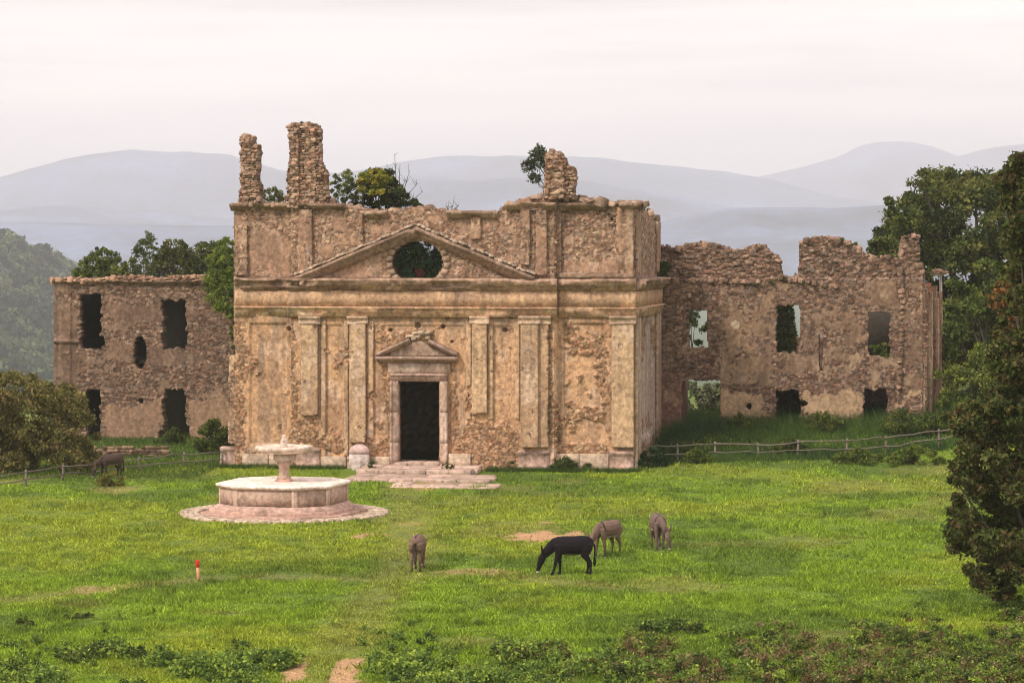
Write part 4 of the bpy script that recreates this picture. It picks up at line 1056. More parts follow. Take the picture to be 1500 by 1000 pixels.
fence([(931, 654, 130.6), (993, 653, 130.8), (1048, 649.5, 131), (1112, 651, 131), (1168, 647, 131), (1240, 645, 131), (1298, 641, 131), (1375, 631, 130.8), (1427, 620, 130.5)], 'weathered two rail fence on the grassy bank right of the church', 2, .40)

# ------------------------------------------------------------------ donkeys
def ell_tube(pts):
    """pts: (x,y,z, rw, rh) rings along a path; closed ellipsoidal ends"""
    P = np.array([p[:3] for p in pts], float); n = len(P); S = 12; V = []
    for i in range(n):
        t = P[min(i + 1, n - 1)] - P[max(i - 1, 0)]; t /= np.linalg.norm(t)
        b = np.array([0, 1.0, 0]); a = np.cross(b, t); a /= np.linalg.norm(a); b = np.cross(t, a)
        for k in range(S):
            th = 2 * math.pi * k / S; V.append(P[i] + b * math.cos(th) * pts[i][3] + a * math.sin(th) * pts[i][4])
    F = [(i * S + k, i * S + (k + 1) % S, (i + 1) * S + (k + 1) % S, (i + 1) * S + k) for i in range(n - 1) for k in range(S)]
    F += [tuple(range(S))[::-1], tuple((n - 1) * S + k for k in range(S))]
    return V, F
def donkey(px, py, head, label, kind, fl=(0, 0), hl=(0, 0), yaw=0.0, hz=0.0, scale=1.0, Z=None):
    base = gpt(px, py); base[2] = float(hgt(base[0], base[1]))
    D = thing('donkey', tuple(base), label, 'donkey', 'donkeys grazing on the meadow', math.atan2(head[1], head[0]))
    parts = []
    parts.append([(-.62, 0, .93, .05, .05), (-.60, 0, .95, .13, .14), (-.50, 0, .96, .205, .215), (-.32, 0, .93, .25, .27), (-.08, 0, .88, .275, .30), (.16, 0, .88, .27, .30), (.34, 0, .91, .22, .27), (.46, 0, .94, .15, .20), (.54, 0, .92, .07, .1)])
    s_, c_ = math.sin(yaw), math.cos(yaw)
    def Y(x, z, y=0): # neck and head swing sideways about the withers
        dx = x - .42; return (.42 + dx * c_ - y * s_, dx * s_ + y * c_, z)
    parts.append([(.34, 0, .98, .12, .2), (*Y(.50, .93 + hz * .2), .115, .20), (*Y(.66, .80 + hz * .5), .095, .165), (*Y(.80, .65 + hz * .8), .08, .135), (*Y(.88, .56 + hz), .065, .10)])
    parts.append([(*Y(.80, .66 + hz), .05, .05), (*Y(.87, .58 + hz), .085, .11), (*Y(.93, .44 + hz), .085, .115), (*Y(.98, .30 + hz), .062, .085), (*Y(1.02, .17 + hz), .052, .062), (*Y(1.04, .09 + hz), .055, .058), (*Y(1.045, .055 + hz), .03, .03)])
    for sg in (-1, 1):   # ears
        e0 = Y(.84, .60 + hz, sg * .05); e1 = Y(.90, .74 + hz, sg * .10); e2 = Y(.93, .88 + hz, sg * .13)
        parts.append([(*e0, .03, .03), (*[(a + b) / 2 for a, b in zip(e0, e1)], .05, .036), (*e1, .052, .034), (*e2, .02, .02)])
    for sg, f in ((-1, fl[0]), (1, fl[1])):
        y = sg * .125
        parts.append([(.40, y * .9, .92, .09, .13), (.40, y, .72, .075, .10), (.40 + f * .25, y, .58, .06, .07), (.41 + f * .55, y, .40, .042, .047), (.41 + f * .6, y, .36, .048, .052), (.41 + f * .72, y, .30, .033, .036), (.42 + f, y, .12, .028, .031), (.43 + f * 1.02, y, .08, .036, .04), (.45 + f * 1.05, y, .045, .037, .043), (.455 + f * 1.05, y, .0, .045, .05)])
    for sg, f in ((-1, hl[0]), (1, hl[1])):
        y = sg * .13
        parts.append([(-.44, y * .8, .95, .11, .17), (-.42, y, .78, .10, .155), (-.36 + f * .2, y, .62, .075, .11), (-.45 + f * .5, y, .46, .045, .06), (-.50 + f * .6, y, .39, .043, .055), (-.485 + f * .75, y, .28, .033, .036), (-.465 + f, y, .12, .03, .032), (-.455 + f, y, .08, .038, .042), (-.435 + f, y, .045, .038, .044), (-.43 + f, y, .0, .046, .05)])
    parts = parts[:5] + [[(*q[:3], q[3] * 1.2, q[4] * 1.2) for q in p_] for p_ in parts[5:]]
    Vs, Fs, k0 = [], [], 0
    for p_ in parts:
        V, F = ell_tube(p_); Vs += V; Fs += [tuple(i + k0 for i in f) for f in F]; k0 += len(V)
    me = mesh('body', Vs, Fs)
    o = bpy.data.objects.new('body', me); COL.objects.link(o)
    md = o.modifiers.new('r', 'REMESH'); md.mode = 'VOXEL'; md.voxel_size = .016
    m2 = o.modifiers.new('s', 'SMOOTH'); m2.iterations = 5; m2.factor = .6
    dg = bpy.context.evaluated_depsgraph_get(); me2 = bpy.data.meshes.new_from_object(o.evaluated_get(dg))
    bpy.data.objects.remove(o)
    n = len(me2.vertices); co = np.zeros(n * 3, np.float32); me2.vertices.foreach_get('co', co); co = co.reshape(-1, 3).astype(float)
    x, y, z = co.T
    pal = {'black': ((.007, .005, .007), (.008, .006, .007), (.34, .27, .22)), 'brown': ((.165, .105, .080), (.06, .038, .032), (.42, .34, .28)), 'grey': ((.14, .092, .078), (.05, .03, .03), (.42, .34, .28)), 'dark': ((.06, .038, .03), (.03, .022, .02), (.3, .24, .2))}[kind]
    c = np.tile(np.array(pal[0]), (n, 1)) * (.85 + .3 * fbm(x * 6, z * 6 + y * 3, 3, 3))[:, None]
    c = lerp(c, np.array(pal[0]) * (.75 if kind != 'black' else 1.0), ss((.42 - z) / .2) * .6)
    c = lerp(c, np.array(pal[1]), ss((.16 - z) / .06))
    bel = ss(((.66 if kind == 'black' else .70) - z) / .05) * (np.abs(y) < .2) * (x > -.26) * (x < .24) * (z > .55)
    c = lerp(c, np.array(pal[2]), bel)
    hx, hy, _ = Y(.95, 0); hp = np.hypot(x - Y(.96, 0)[0], y - Y(.96, 0)[1])
    head_ = (hp < .30) & (z < .72 + hz)
    c = lerp(c, np.array(pal[1]) * 1.3, head_ * ss((.60 - z) / .3) * (.7 if kind != 'black' else .3))
    c = lerp(c, np.array([.62, .56, .5]), (hp < .2) * (z < .125 + hz) * (z > .035 + hz) * (x > .72) * ss((.13 + hz - z) / .03))
    for sg in (-1, 1):
        ex = Y(.905, .50 + hz, sg * .085); r = np.linalg.norm(co - np.array(ex), axis=1)
        c = lerp(c, np.array(pal[2]), ((r < .045) & (r > .024)) * (.6 if kind != 'black' else .0)); c = lerp(c, np.array([.005, .005, .005]), (r <= .024) * 1.0)
    if kind in ('grey', 'brown'):   # shoulder cross and eel stripe
        c = lerp(c, np.array([.03, .02, .02]), ((np.abs(x - .40) < .030) & (z > .86)) * .92)
        c = lerp(c, np.array([.03, .02, .02]), ((np.abs(y) < .028) & (z > 1.05) & (x > -.6) & (x < .42)) * .9)
    ca = me2.color_attributes.new('Col', 'FLOAT_COLOR', 'POINT'); cc = np.ones((n, 4), np.float32); cc[:, :3] = c; ca.data.foreach_set('color', cc.ravel())
    me2.polygons.foreach_set('use_smooth', np.ones(len(me2.polygons), bool)); me2.materials.clear(); me2.materials.append(M_HAIR)
    b_ = bpy.data.objects.new('body', me2); COL.objects.link(b_); b_.parent = D
    dk = np.array(pal[1])
    tube('tail', [(-.61, 0, 1.02), (-.67, 0, .92), (-.69, .01, .74), (-.68, .01, .56), (-.68, 0, .48), (-.68, 0, .34), (-.67, 0, .27)], [.035, .03, .024, .02, .04, .045, .01], M_HAIR, D, 8, dk, True)
    mp_ = [(.38, 0, 1.15)] + [Y(a, b_2 + hz * t) for a, b_2, t in ((.50, 1.10, .2), (.62, 1.00, .45), (.74, .86, .7), (.82, .76, .9), (.87, .70, 1))]
    tube('mane', [np.array(q) + np.array([.0, 0, -.01]) for q in mp_], [.02, .034, .036, .034, .03, .02], M_HAIR, D, 6, dk, True)
    D.scale = (scale,) * 3
    return D
donkey(838, 842, (-1, .03), 'nearly black donkey grazing side on, facing left, with a pale belly', 'black', fl=(-.06, .14), hl=(.0, -.09), scale=1.06)
donkey(890, 814, (-.62, -.78), 'light brown donkey grazing just behind the black one', 'brown', fl=(.05, -.12), hl=(.04, -.05), scale=1.02)
donkey(964, 804, (.12, -.99), 'greyish brown donkey on the far right, head down toward the viewer', 'grey', fl=(.03, -.1), hl=(0, 0), yaw=.38, scale=1.02)
donkey(612, 836, (.10, .99), 'brown donkey seen from behind, grazing alone left of the black donkey', 'brown', fl=(.05, -.05), hl=(.04, -.03), scale=1.0)
donkey(163, 700, (-.80, -.60), 'dark brown donkey grazing beside the left fence', 'dark', fl=(.05, -.1), hl=(.05, 0), scale=.92)

# ------------------------------------------------------------------ foliage
def leaves(blobs, n, size, pal, seed, clump=46, shell=.75, spread=.30, droop=0.0):
    r = np.random.default_rng(seed)
    B = np.array(blobs, float); wt = (B[:, 3] * B[:, 5] + B[:, 4] * B[:, 5]); wt /= wt.sum()
    nc = max(3, n // clump); bi = r.choice(len(B), nc, p=wt)
    d = r.normal(size=(nc, 3)); d /= np.linalg.norm(d, axis=1)[:, None]
    d[:, 2] = np.where(d[:, 2] < -.55, -d[:, 2], d[:, 2])
    rad = shell + (1 - shell) * r.random(nc)[:, None] * 1.15; inner = r.random(nc) < .3; rad[inner] *= r.uniform(.3, .8, (inner.sum(), 1))
    C = B[bi, :3] + d * B[bi, 3:6] * rad
    cs = (B[bi, 3:6].mean(1) * spread) * r.uniform(.55, 1.25, nc)
    ci = r.integers(0, nc, n); P = C[ci] + r.normal(size=(n, 3)) * cs[ci][:, None] * np.array([.62, .62, .48])
    st = r.random(n) < .16; q = r.integers(0, len(B), n); dd = r.normal(size=(n, 3)); dd /= np.linalg.norm(dd, axis=1)[:, None]
    P[st] = (B[q, :3] + dd * B[q, 3:6] * r.uniform(.3, 1.18, (n, 1)))[st]
    pal = np.array(pal); t = r.random(nc); k = np.minimum((t * len(pal)).astype(int), len(pal) - 1)
    colr = pal[k][ci] * r.uniform(.7, 1.35, (n, 1))
    sz = size * r.uniform(.6, 1.4, n)
    return P, sz, colr
def cards2(P, size, col, r, updir=0.4):
    n = len(P)
    a = r.normal(size=(n, 3)); a /= np.linalg.norm(a, axis=1)[:, None]
    b = r.normal(size=(n, 3)); b -= (b * a).sum(1)[:, None] * a; b /= np.linalg.norm(b, axis=1)[:, None]
    s = np.asarray(size)[:, None]; a = a * s; b = b * s * .5
    V = np.stack([P - a, P + b - a * .1, P + a, P - b - a * .1], 1).reshape(-1, 3)
    return V, np.arange(4 * n).reshape(-1, 4), np.repeat(col, 4, 0)
OLIVE = [(.12, .135, .035), (.08, .10, .028), (.16, .165, .05), (.10, .12, .045)]
DARKG = [(.055, .078, .024), (.08, .105, .028), (.04, .058, .022), (.115, .135, .035)]
MIDG = [(.09, .125, .026), (.13, .165, .033), (.065, .095, .024), (.17, .19, .045)]
YELG = [(.30, .28, .04), (.20, .22, .04), (.36, .30, .045), (.12, .15, .03)]
BROWN = [(.09, .09, .03), (.06, .075, .022), (.11, .09, .035), (.045, .06, .02), (.085, .062, .028)]
DRYB = [(.16, .11, .05), (.20, .14, .06), (.11, .08, .04)]
def plant(name, base, blobs, n, size, pal, label, cat, group=None, trunk=.0, seed=1, clump=46, stems=5, trunk_name='trunk', shell=.75, spread=.30, leafname='crown', droop=0, barkc=M_BARK):
    base = np.array(base, float); T = thing(name, tuple(base), label, cat, group)
    P, sz, c = leaves(blobs, n, size, pal, seed, clump, shell, spread, droop)
    r = np.random.default_rng(seed + 99)
    V, F, cc = cards2(P, sz, c, r); ob(leafname, V, F, M_LEAF, T, cc)
    top = np.mean([b[:3] for b in blobs], 0)
    if trunk:
        mid = base * .5 + top * .5 + np.array([r.normal() * .2, r.normal() * .2, 0]); mid[2] = base[2] + (top[2] - base[2]) * .45
        tr_ = tube('trunk', [base - (0, 0, .3), base + (0, 0, .5), mid, top], [trunk * 1.25, trunk, trunk * .75, trunk * .3], M_BARK, T, 9, wob=.08)
        for b in [blobs[i] for i in r.permutation(len(blobs))[:16]]:
            e_ = np.array(b[:3]); s0 = base * .4 + mid * .6 if r.random() < .5 else mid
            q = s0 * .5 + e_ * .5 + np.array([0, 0, -.2]) + r.normal(size=3) * .15
            tube('limb', [s0, q, e_ + np.array([0, 0, b[5] * .3])], [trunk * .5, trunk * .32, trunk * .1], barkc, tr_, 6)
    else:
        for k in range(stems):
            b = blobs[r.integers(len(blobs))]; e_ = np.array(b[:3]) + r.normal(size=3) * np.array(b[3:6]) * .35
            s0 = base + np.array([r.normal() * .12 * b[3], r.normal() * .12 * b[3], -.1])
            tube('stem', [s0, (s0 + e_) / 2 + r.normal(size=3) * .08, e_], [.035, .025, .01], barkc, T, 5)
    return T
def bl(px, py, Y, rx, rz, ry=None):
    """crown lobe: centre in the photo at depth Y, radii in photo pixels"""
    c = at(px, py, Y); k = Y / FPX
    return (*c, rx * k, (ry if ry else rx) * k, rz * k)
def gb(px, Y):  # base on the ground
    return gat(px, Y)
def mass(region, Y, n, seed, rr_=(14, 34), dy=2.5):
    """fill a photo outline with lobes that reach its edge"""
    r = np.random.default_rng(seed); R_ = np.array(region, float); lo = R_.min(0); hi = R_.max(0); out_ = []; tries = 0; cen = []
    A = R_; B = np.roll(R_, -1, 0); AB = B - A; L2 = np.maximum((AB ** 2).sum(1), 1e-6)
    while len(out_) < n and tries < 20000:
        tries += 1; p_ = r.uniform(lo, hi)
        if not bool(poly(np.array(p_[0]), np.array(p_[1]), region)): continue
        t = np.clip(((p_ - A) * AB).sum(1) / L2, 0, 1); d = np.hypot(*(A + AB * t[:, None] - p_).T).min()
        q = min(r.uniform(*rr_), d * 1.1 + 1.5)
        if q < rr_[0] * .45: continue
        if any((p_[0] - c[0]) ** 2 + (p_[1] - c[1]) ** 2 < (q * (.72 if tries < 3000 else .45)) ** 2 for c in cen): continue
        cen.append(p_)
        out_.append(bl(p_[0], p_[1], Y + r.uniform(-dy, dy), q, q * .85))
    return out_
# great tree behind the right wing
OUT = [(1272, 400), (1278, 355), (1296, 318), (1300, 282), (1330, 256), (1372, 247), (1410, 246), (1442, 256), (1500, 262), (1560, 280), (1570, 420), (1560, 560), (1380, 570), (1372, 470), (1340, 420)]
plant('oak_tree', gb(1440, 154), mass(OUT, 153, 110, 3, (14, 38), 3.5), 90000, .13, DARKG + [(.15, .15, .045), (.12, .13, .04)], 'tall dark green broadleaf tree towering behind the right ruin', 'tree', trunk=.45, seed=3, clump=60, spread=.42)
plant('oak_tree', gb(1420, 142), mass([(1375, 600), (1368, 500), (1378, 430), (1420, 370), (1470, 360), (1540, 380), (1560, 620)], 143, 34, 4, (14, 32), 2), 32000, .11, MIDG + DARKG, 'lighter green tree low against the right end of the ruin', 'tree', trunk=.25, seed=4, clump=60, spread=.42)
plant('shrub', gb(1415, 137), mass([(1370, 620), (1368, 530), (1390, 505), (1440, 500), (1465, 560), (1470, 625)], 137, 16, 5, (14, 24), 1.2), 15000, .085, [(.16, .20, .04), (.11, .15, .035), (.20, .22, .05), (.08, .11, .03)], 'rounded bright green shrub beside the right end of the ruin', 'shrub', seed=5, spread=.4)
# nearest tree, at the right edge
OUT = [(1392, 800), (1386, 720), (1404, 650), (1388, 612), (1432, 580), (1458, 480), (1474, 430), (1466, 400), (1470, 360), (1470, 300), (1462, 262), (1474, 232), (1500, 222), (1570, 230), (1590, 400), (1590, 860), (1500, 885), (1440, 880), (1420, 850)]
plant('foreground_tree', gb(1545, 79), mass(OUT, 79, 240, 6, (10, 28), 1.6), 165000, .078, BROWN + [(.07, .09, .025), (.10, .11, .035), (.06, .08, .022), (.13, .14, .045)], 'nearest tree, brownish green leaves filling the right edge', 'tree', trunk=.22, seed=6, clump=50, spread=.36)
plant('rust_tree', gb(1530, 110), mass([(1440, 460), (1450, 420), (1490, 405), (1540, 420), (1560, 600), (1480, 600), (1470, 520)], 108, 34, 16, (9, 22), 1.5), 22000, .085, [(.19, .10, .03), (.10, .09, .03), (.24, .12, .05), (.08, .08, .025)], 'rusty orange leaved tree between the oaks and the nearest tree', 'tree', trunk=.09, seed=16, spread=.4)
# trees behind the left wing
def smalltree(px, Y, reg, n, pal, label, s, tr=.12, sz=.1, rr_=(5, 12), nb=75, **k):
    return plant('tree', gb(px, Y), mass(reg, Y, nb, s, rr_, 1.5), n, sz, pal, label, 'tree', 'trees behind the left ruin', trunk=tr, seed=s, spread=.5, shell=.5, **k)
smalltree(150, 165, [(102, 425), (108, 400), (118, 382), (140, 364), (165, 364), (185, 385), (190, 425)], 9500, OLIVE + MIDG, 'rounded olive green tree above the left end of the left ruin', 21)
smalltree(210, 165, [(182, 425), (190, 380), (198, 352), (212, 338), (226, 345), (236, 380), (236, 425)], 3600, [(.11, .13, .05), (.08, .10, .04)], 'thin airy tree with upright twigs above the left ruin', 22, .08, .08, (4, 9), 60)
smalltree(253, 165, [(224, 425), (228, 372), (245, 352), (262, 350), (282, 370), (284, 425)], 8000, OLIVE + BROWN[:2], 'olive brown tree above the middle of the left ruin', 23)
smalltree(300, 168, [(272, 425), (276, 362), (300, 355), (345, 352), (350, 425)], 9000, DARKG + OLIVE, 'dark olive tree close to the church behind the left ruin', 24)
smalltree(235, 170, [(165, 430), (168, 392), (200, 376), (240, 368), (290, 372), (330, 380), (335, 430)], 12000, OLIVE, 'broad low olive tree mass filling the gaps behind the left ruin', 25)
def ivy(region, Y, n, pal, label, s, base, nb=44, rr_=(5, 13), size=.075, name='ivy', cat='ivy', dy=.3, stems=4, leafname='foliage', **k):
    return plant(name, base, mass(region, Y, nb, s, rr_, dy), n, size, pal, label, cat, None, 0, s, 40, stems, leafname=leafname, spread=.45, **k)
ivy([(300, 440), (303, 385), (315, 358), (332, 346), (346, 350), (346, 500), (338, 490), (325, 470)], 148.6, 13000, [(.15, .20, .035), (.20, .24, .045), (.10, .14, .03)], 'bright green ivy hanging over the left ruin beside the church', 31, at(330, 500, 149), dy=.7, stems=0)
ivy([(338, 470), (338, 400), (347, 390), (349, 500), (344, 520)], 148.9, 2500, DARKG, 'dark strand of ivy in the corner left of the church', 32, at(344, 520, 149), 8, (3, 7))
ivy([(1362, 620), (1364, 520), (1362, 440), (1376, 430), (1380, 470), (1382, 620)], 139.8, 8000, [(.03, .055, .02), (.045, .075, .025)], 'dark green ivy column on the far right end of the ruin', 33, gb(1372, 139.8), 18, (5, 9), .06)
# growing on the church
ZT = 133.5
plant('bush', at(565, 305, ZT), mass([(518, 308), (525, 262), (545, 248), (572, 244), (582, 268), (598, 286), (622, 304)], ZT, 48, 41, (6, 14), .8), 12000, .075, DARKG[:3] + [(.05, .05, .018)], 'dark bushy growth on top of the church behind the front', 'bush', seed=41, spread=.4, stems=6)
plant('bush', at(552, 300, ZT - .6), mass([(524, 290), (526, 256), (548, 246), (576, 252), (570, 288)], ZT - 1.1, 20, 42, (5, 10), .3), 4200, .07, YELG, 'yellow green bush among the dark growth on the church top', 'bush', seed=42, spread=.4)
plant('bush', at(503, 305, ZT), mass([(483, 306), (484, 262), (500, 250), (516, 250), (524, 270), (524, 306)], ZT, 40, 43, (4, 8), .6), 3200, .065, [(.24, .26, .09), (.16, .20, .06), (.09, .13, .05)], 'pale airy bush right of the tall broken pier', 'bush', seed=43, spread=.5)
plant('bush', at(402, 304, ZT), mass([(384, 304), (386, 280), (404, 274), (421, 284), (421, 304)], ZT, 22, 44, (4, 7), .5), 2000, .06, [(.28, .29, .11), (.18, .20, .08)], 'low pale yellow bush between the two broken piers', 'bush', seed=44, spread=.5)
plant('small_tree', at(797, 292, 131.6), [bl(788, 236, 131.8, 13, 15), bl(776, 245, 131.8, 10, 12), bl(790, 220, 131.8, 9, 9), bl(782, 262, 131.8, 9, 8), bl(798, 238, 132.2, 9, 14)], 2400, .065, [(.05, .07, .035), (.08, .09, .05)], 'little dark tree leaning against the right broken pier', 'tree', trunk=.06, seed=45, spread=.4, clump=24)
def twigs(base, tips, label, s, n=3):
    T = thing('bare_twigs', tuple(base), label, 'twigs'); r = np.random.default_rng(s)
    for t in tips:
        t = np.array(t); m_ = (np.array(base) + t) / 2 + r.normal(size=3) * .1
        tube('twig', [base, m_, t], [.03, .02, .008], M_BARK, T, 4)
        for k in range(n):
            s0 = m_ + (t - m_) * r.random(); tube('twig', [s0, s0 + r.normal(size=3) * .18 + np.array([0, 0, .25])], [.012, .005], M_BARK, T, 3)
twigs(at(580, 300, ZT), [at(x, y, ZT) for x, y in ((578, 226), (586, 240), (566, 240), (594, 262), (612, 268), (620, 280), (600, 250), (558, 250))], 'bare twigs rising from the bush on the church top', 1)
twigs(at(660, 312, 131.5), [at(x, y, 131.5) for x, y in ((652, 300), (664, 298), (672, 302))], 'few small twigs on the parapet above the pediment', 2)
ivy([(550, 432), (550, 316), (676, 316), (676, 432)], 132.4, 44000, [(.08, .17, .06), (.11, .23, .08), (.05, .09, .045)], 'dark green growth filling the round opening of the pediment', 46, PF.P(*PF.uv(612, 420), -2.3), 110, (6, 13), .08, dy=.5)
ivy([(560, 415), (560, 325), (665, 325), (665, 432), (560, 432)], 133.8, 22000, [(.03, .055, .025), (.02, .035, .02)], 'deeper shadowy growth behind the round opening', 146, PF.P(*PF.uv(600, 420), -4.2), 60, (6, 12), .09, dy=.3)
ivy([(956, 410), (958, 372), (966, 360), (978, 372), (980, 410)], 138.3, 2600, [(.04, .065, .02), (.07, .09, .03)], 'tuft of green growth where church and right ruin meet', 47, at(966, 412, 138.3), 9, (4, 7), .06)
ivy([(1270, 525), (1272, 508), (1302, 500), (1304, 525)], 137.6, 1800, MIDG, 'green plants on the sill of the rightmost upper window', 48, at(1287, 528, 137.6), 7, (4, 6), .05)
ivy([(1122, 535), (1122, 440), (1160, 436), (1170, 535)], 140.2, 24000, MIDG + DARKG, 'foliage filling the middle upper window of the right ruin', 49, at(1150, 540, 140.2), 110, (5, 9), .07)
ivy([(1000, 525), (1000, 450), (1036, 446), (1038, 525)], 143, 2400, DARKG, 'sparse leaves seen through the leftmost upper window of the right ruin', 50, at(1015, 530, 143), 16, (4, 7), .06)
ivy([(1222, 356), (1232, 349), (1250, 352), (1258, 362)], 138.0, 900, [(.16, .17, .04), (.11, .13, .03)], 'yellow green tuft on the highest part of the right ruin', 51, at(1240, 360, 138), 6, (3, 5), .05)
ivy([(1340, 405), (1348, 388), (1362, 392), (1376, 420), (1352, 416)], 138.2, 1600, [(.14, .15, .045), (.09, .11, .03)], 'yellow green weeds on the broken right corner of the ruin', 52, at(1352, 410, 138.2), 8, (4, 6), .05)
ivy([(1090, 418), (1100, 410), (1150, 406), (1230, 412), (1226, 422)], 138.2, 1400, [(.10, .11, .04), (.14, .14, .05)], 'dry grass along the ledge of the right ruin', 53, at(1150, 420, 138.2), 14, (2.5, 4), .05)
ivy([(960, 650), (965, 580), (1000, 560), (1060, 562), (1100, 590), (1100, 650)], 152, 30000, [(.16, .17, .10), (.10, .12, .05), (.2, .2, .13)], 'pale bush seen through the ground floor doorway of the right ruin', 54, gb(1028, 152), 80, (6, 13), .09, name='bush', cat='bush')
# bushes on the ground
OUT = [(-40, 700), (-40, 560), (10, 546), (60, 552), (104, 565), (130, 590), (146, 640), (140, 690)]
plant('bush', gb(40, 128), mass(OUT, 128, 52, 61, (12, 30), 2), 46000, .085, [(.15, .14, .042), (.19, .17, .055), (.10, .10, .032), (.20, .15, .065)], 'large olive brown bush at the left edge behind the fence', 'bush', seed=61, spread=.42, stems=10)
def bush(x0, x1, y0, y1, Y, n, pal, label, s, size=.07, **k):
    return plant('bush', gb((x0 + x1) / 2, Y), mass([(x0, y1), (x0 + 2, (y0 + y1) / 2), ((x0 + x1) / 2 - 5, y0), ((x0 + x1) / 2 + 5, y0), (x1 - 2, (y0 + y1) / 2), (x1, y1)], Y, 12, s, (min(7, (y1 - y0) * .3), min(15, (y1 - y0) * .4)), .6), n, size, pal, label, 'bush', seed=s, spread=.45, leafname='foliage', **k)
bush(226, 278, 628, 664, 147, 4200, DARKG, 'dark bush under the lower right opening of the left ruin', 62)
bush(284, 345, 610, 664, 140, 7500, DARKG + MIDG, 'dark green bush between the left ruin and the church', 63)
bush(80, 150, 640, 690, 136, 6000, DARKG + BROWN, 'dark bush under the left end of the left ruin', 64)
bush(803, 870, 668, 698, 128.6, 4200, DARKG, 'low dark weeds at the foot of the right front bay', 65, .05)
bush(930, 980, 655, 692, 129.3, 4500, [(.03, .055, .025), (.045, .075, .03)], 'dark weeds at the right front corner of the church', 66, .05)
bush(1000, 1050, 655, 685, 130, 2600, MIDG, 'green weeds along the fence left of its middle', 67, .05)
bush(1130, 1180, 640, 668, 132, 3200, DARKG, 'dark weeds behind the fence below the middle doorway', 68, .05)
bush(1215, 1300, 655, 684, 128, 5600, MIDG + [(.14, .19, .035)], 'bright leafy weeds before the fence on the right bank', 69, .055)
bush(1300, 1385, 652, 682, 127, 5600, MIDG + [(.14, .19, .035)], 'bright leafy weeds nearest the foreground tree', 70, .055)
bush(1290, 1350, 600, 640, 134.5, 4200, DARKG + MIDG, 'green weeds by the rightmost doorway of the ruin', 71, .05)
bush(1060, 1110, 606, 634, 136.6, 2600, DARKG + MIDG, 'weeds against the plastered wall left of the middle doorway', 77, .05)
bush(1175, 1235, 604, 632, 136.0, 3200, DARKG + MIDG, 'weeds against the wall between the two dark doorways', 78, .05)
bush(1345, 1400, 590, 645, 134, 5200, DARKG + MIDG, 'green shrub below the far right end of the ruin', 72, .06)
bush(646, 666, 676, 688, 127.6, 500, DARKG, 'tiny plant at the right foot of the door surround', 73, .04)
bush(536, 552, 676, 690, 127.8, 500, DARKG, 'tiny plant at the left foot of the door surround', 74, .04)
bush(740, 760, 676, 692, 128, 500, DARKG, 'tiny plant left of the big double pedestal', 75, .04)
bush(138, 190, 692, 716, 120.5, 2200, [(.24, .19, .04), (.16, .15, .04), (.12, .13, .04)], 'yellowing plant in front of the left fence donkey', 76, .05)
# low drystone wall in front of the left wing
LWALL = thing('low_wall', tuple(gb(190, 138)), 'low mossy rubble wall behind the left fence', 'wall')
pw = Plane(gb(140, 138), np.array([1., 0, 0]), np.array([0, -1., 0]))
rubble(pw, 0, 3.4, 0, .42, lambda u, v, px, py: np.ones(len(u), bool), 0, WSTONES, LWALL, M_WINGSTONE, .26, .12, 20, s=61)
boxm('core', pw.P(0, -.1, -.02), (3.4, 0, 0), np.array([0, .44, 0]), EZ * .5, M_WINGSTONE, LWALL)

# foreground weeds: separate leafy patches, then a tangled bank on the right
def weed(px, py, wx, hz, n, pal, label, s, size=.055, seg=9):
    c = gpt(px, py); c[2] = float(hgt(c[0], c[1])); r = np.random.default_rng(s)
    B = [(c[0] + r.uniform(-1, 1) * wx, c[1] + r.uniform(-1, 1) * wx * .9, c[2] + hz * .3, wx * .38, wx * .38, hz * r.uniform(.4, .75)) for k in range(seg)]
    return plant('weed_patch', c, B, n, size, pal, label, 'weeds', 'leafy weed patches in the foreground', 0, s, 30, 3, leafname='foliage', spread=.4)
LW_ = [(.19, .27, .05), (.13, .20, .04), (.25, .33, .055), (.095, .15, .04)]
weed(300, 985, 1.2, .40, 8000, LW_, 'largest weed patch at the bottom left', 81)
weed(375, 975, .8, .42, 4500, LW_, 'weed patch at the bottom left beside the worn track', 82)
weed(150, 962, 1.1, .26, 4200, LW_ + DARKG, 'dark leafed weed patch toward the bottom left corner', 83)
weed(40, 995, 1.0, .26, 3600, LW_, 'weed patch in the bottom left corner', 84)
weed(610, 985, 1.0, .34, 6500, LW_, 'weed patch at the bottom just right of the worn track', 85)
weed(770, 965, .95, .42, 6000, LW_ + [(.10, .09, .035)], 'mounded weed patch at the bottom centre', 86)
weed(700, 1000, 1.1, .30, 6000, LW_, 'low weed patch on the bottom edge left of centre', 87)
weed(900, 985, 1.1, .34, 6500, LW_ + [(.13, .10, .04)], 'weed patch on the bottom edge right of centre', 88)
weed(985, 925, .8, .28, 3600, DARKG + LW_, 'dark weed patch at the edge of the right bank', 89)
weed(120, 905, .4, .14, 900, DARKG, 'small dark weed tuft in the left meadow', 90, .04, 4); weed(40, 915, .4, .16, 1200, DARKG, 'small dark weed tuft near the left edge', 91, .04, 4)
r = np.random.default_rng(5)
n = 0; Vs, Fs, Cs = [], [], []; k0 = 0
B = []
for k in range(900):
    px = r.uniform(900, 1540); py = 1008 - abs(r.normal()) * 62
    if py < 895 + (1 - (px - 930) / 600) * 60 + 22 * math.sin(px / 31): continue
    c = gpt(px, py); z0 = float(hgt(c[0], c[1])); q = r.uniform(.10, .36); B.append((c[0], c[1], z0 + q * .35, q, q, q * r.uniform(.5, .9)))
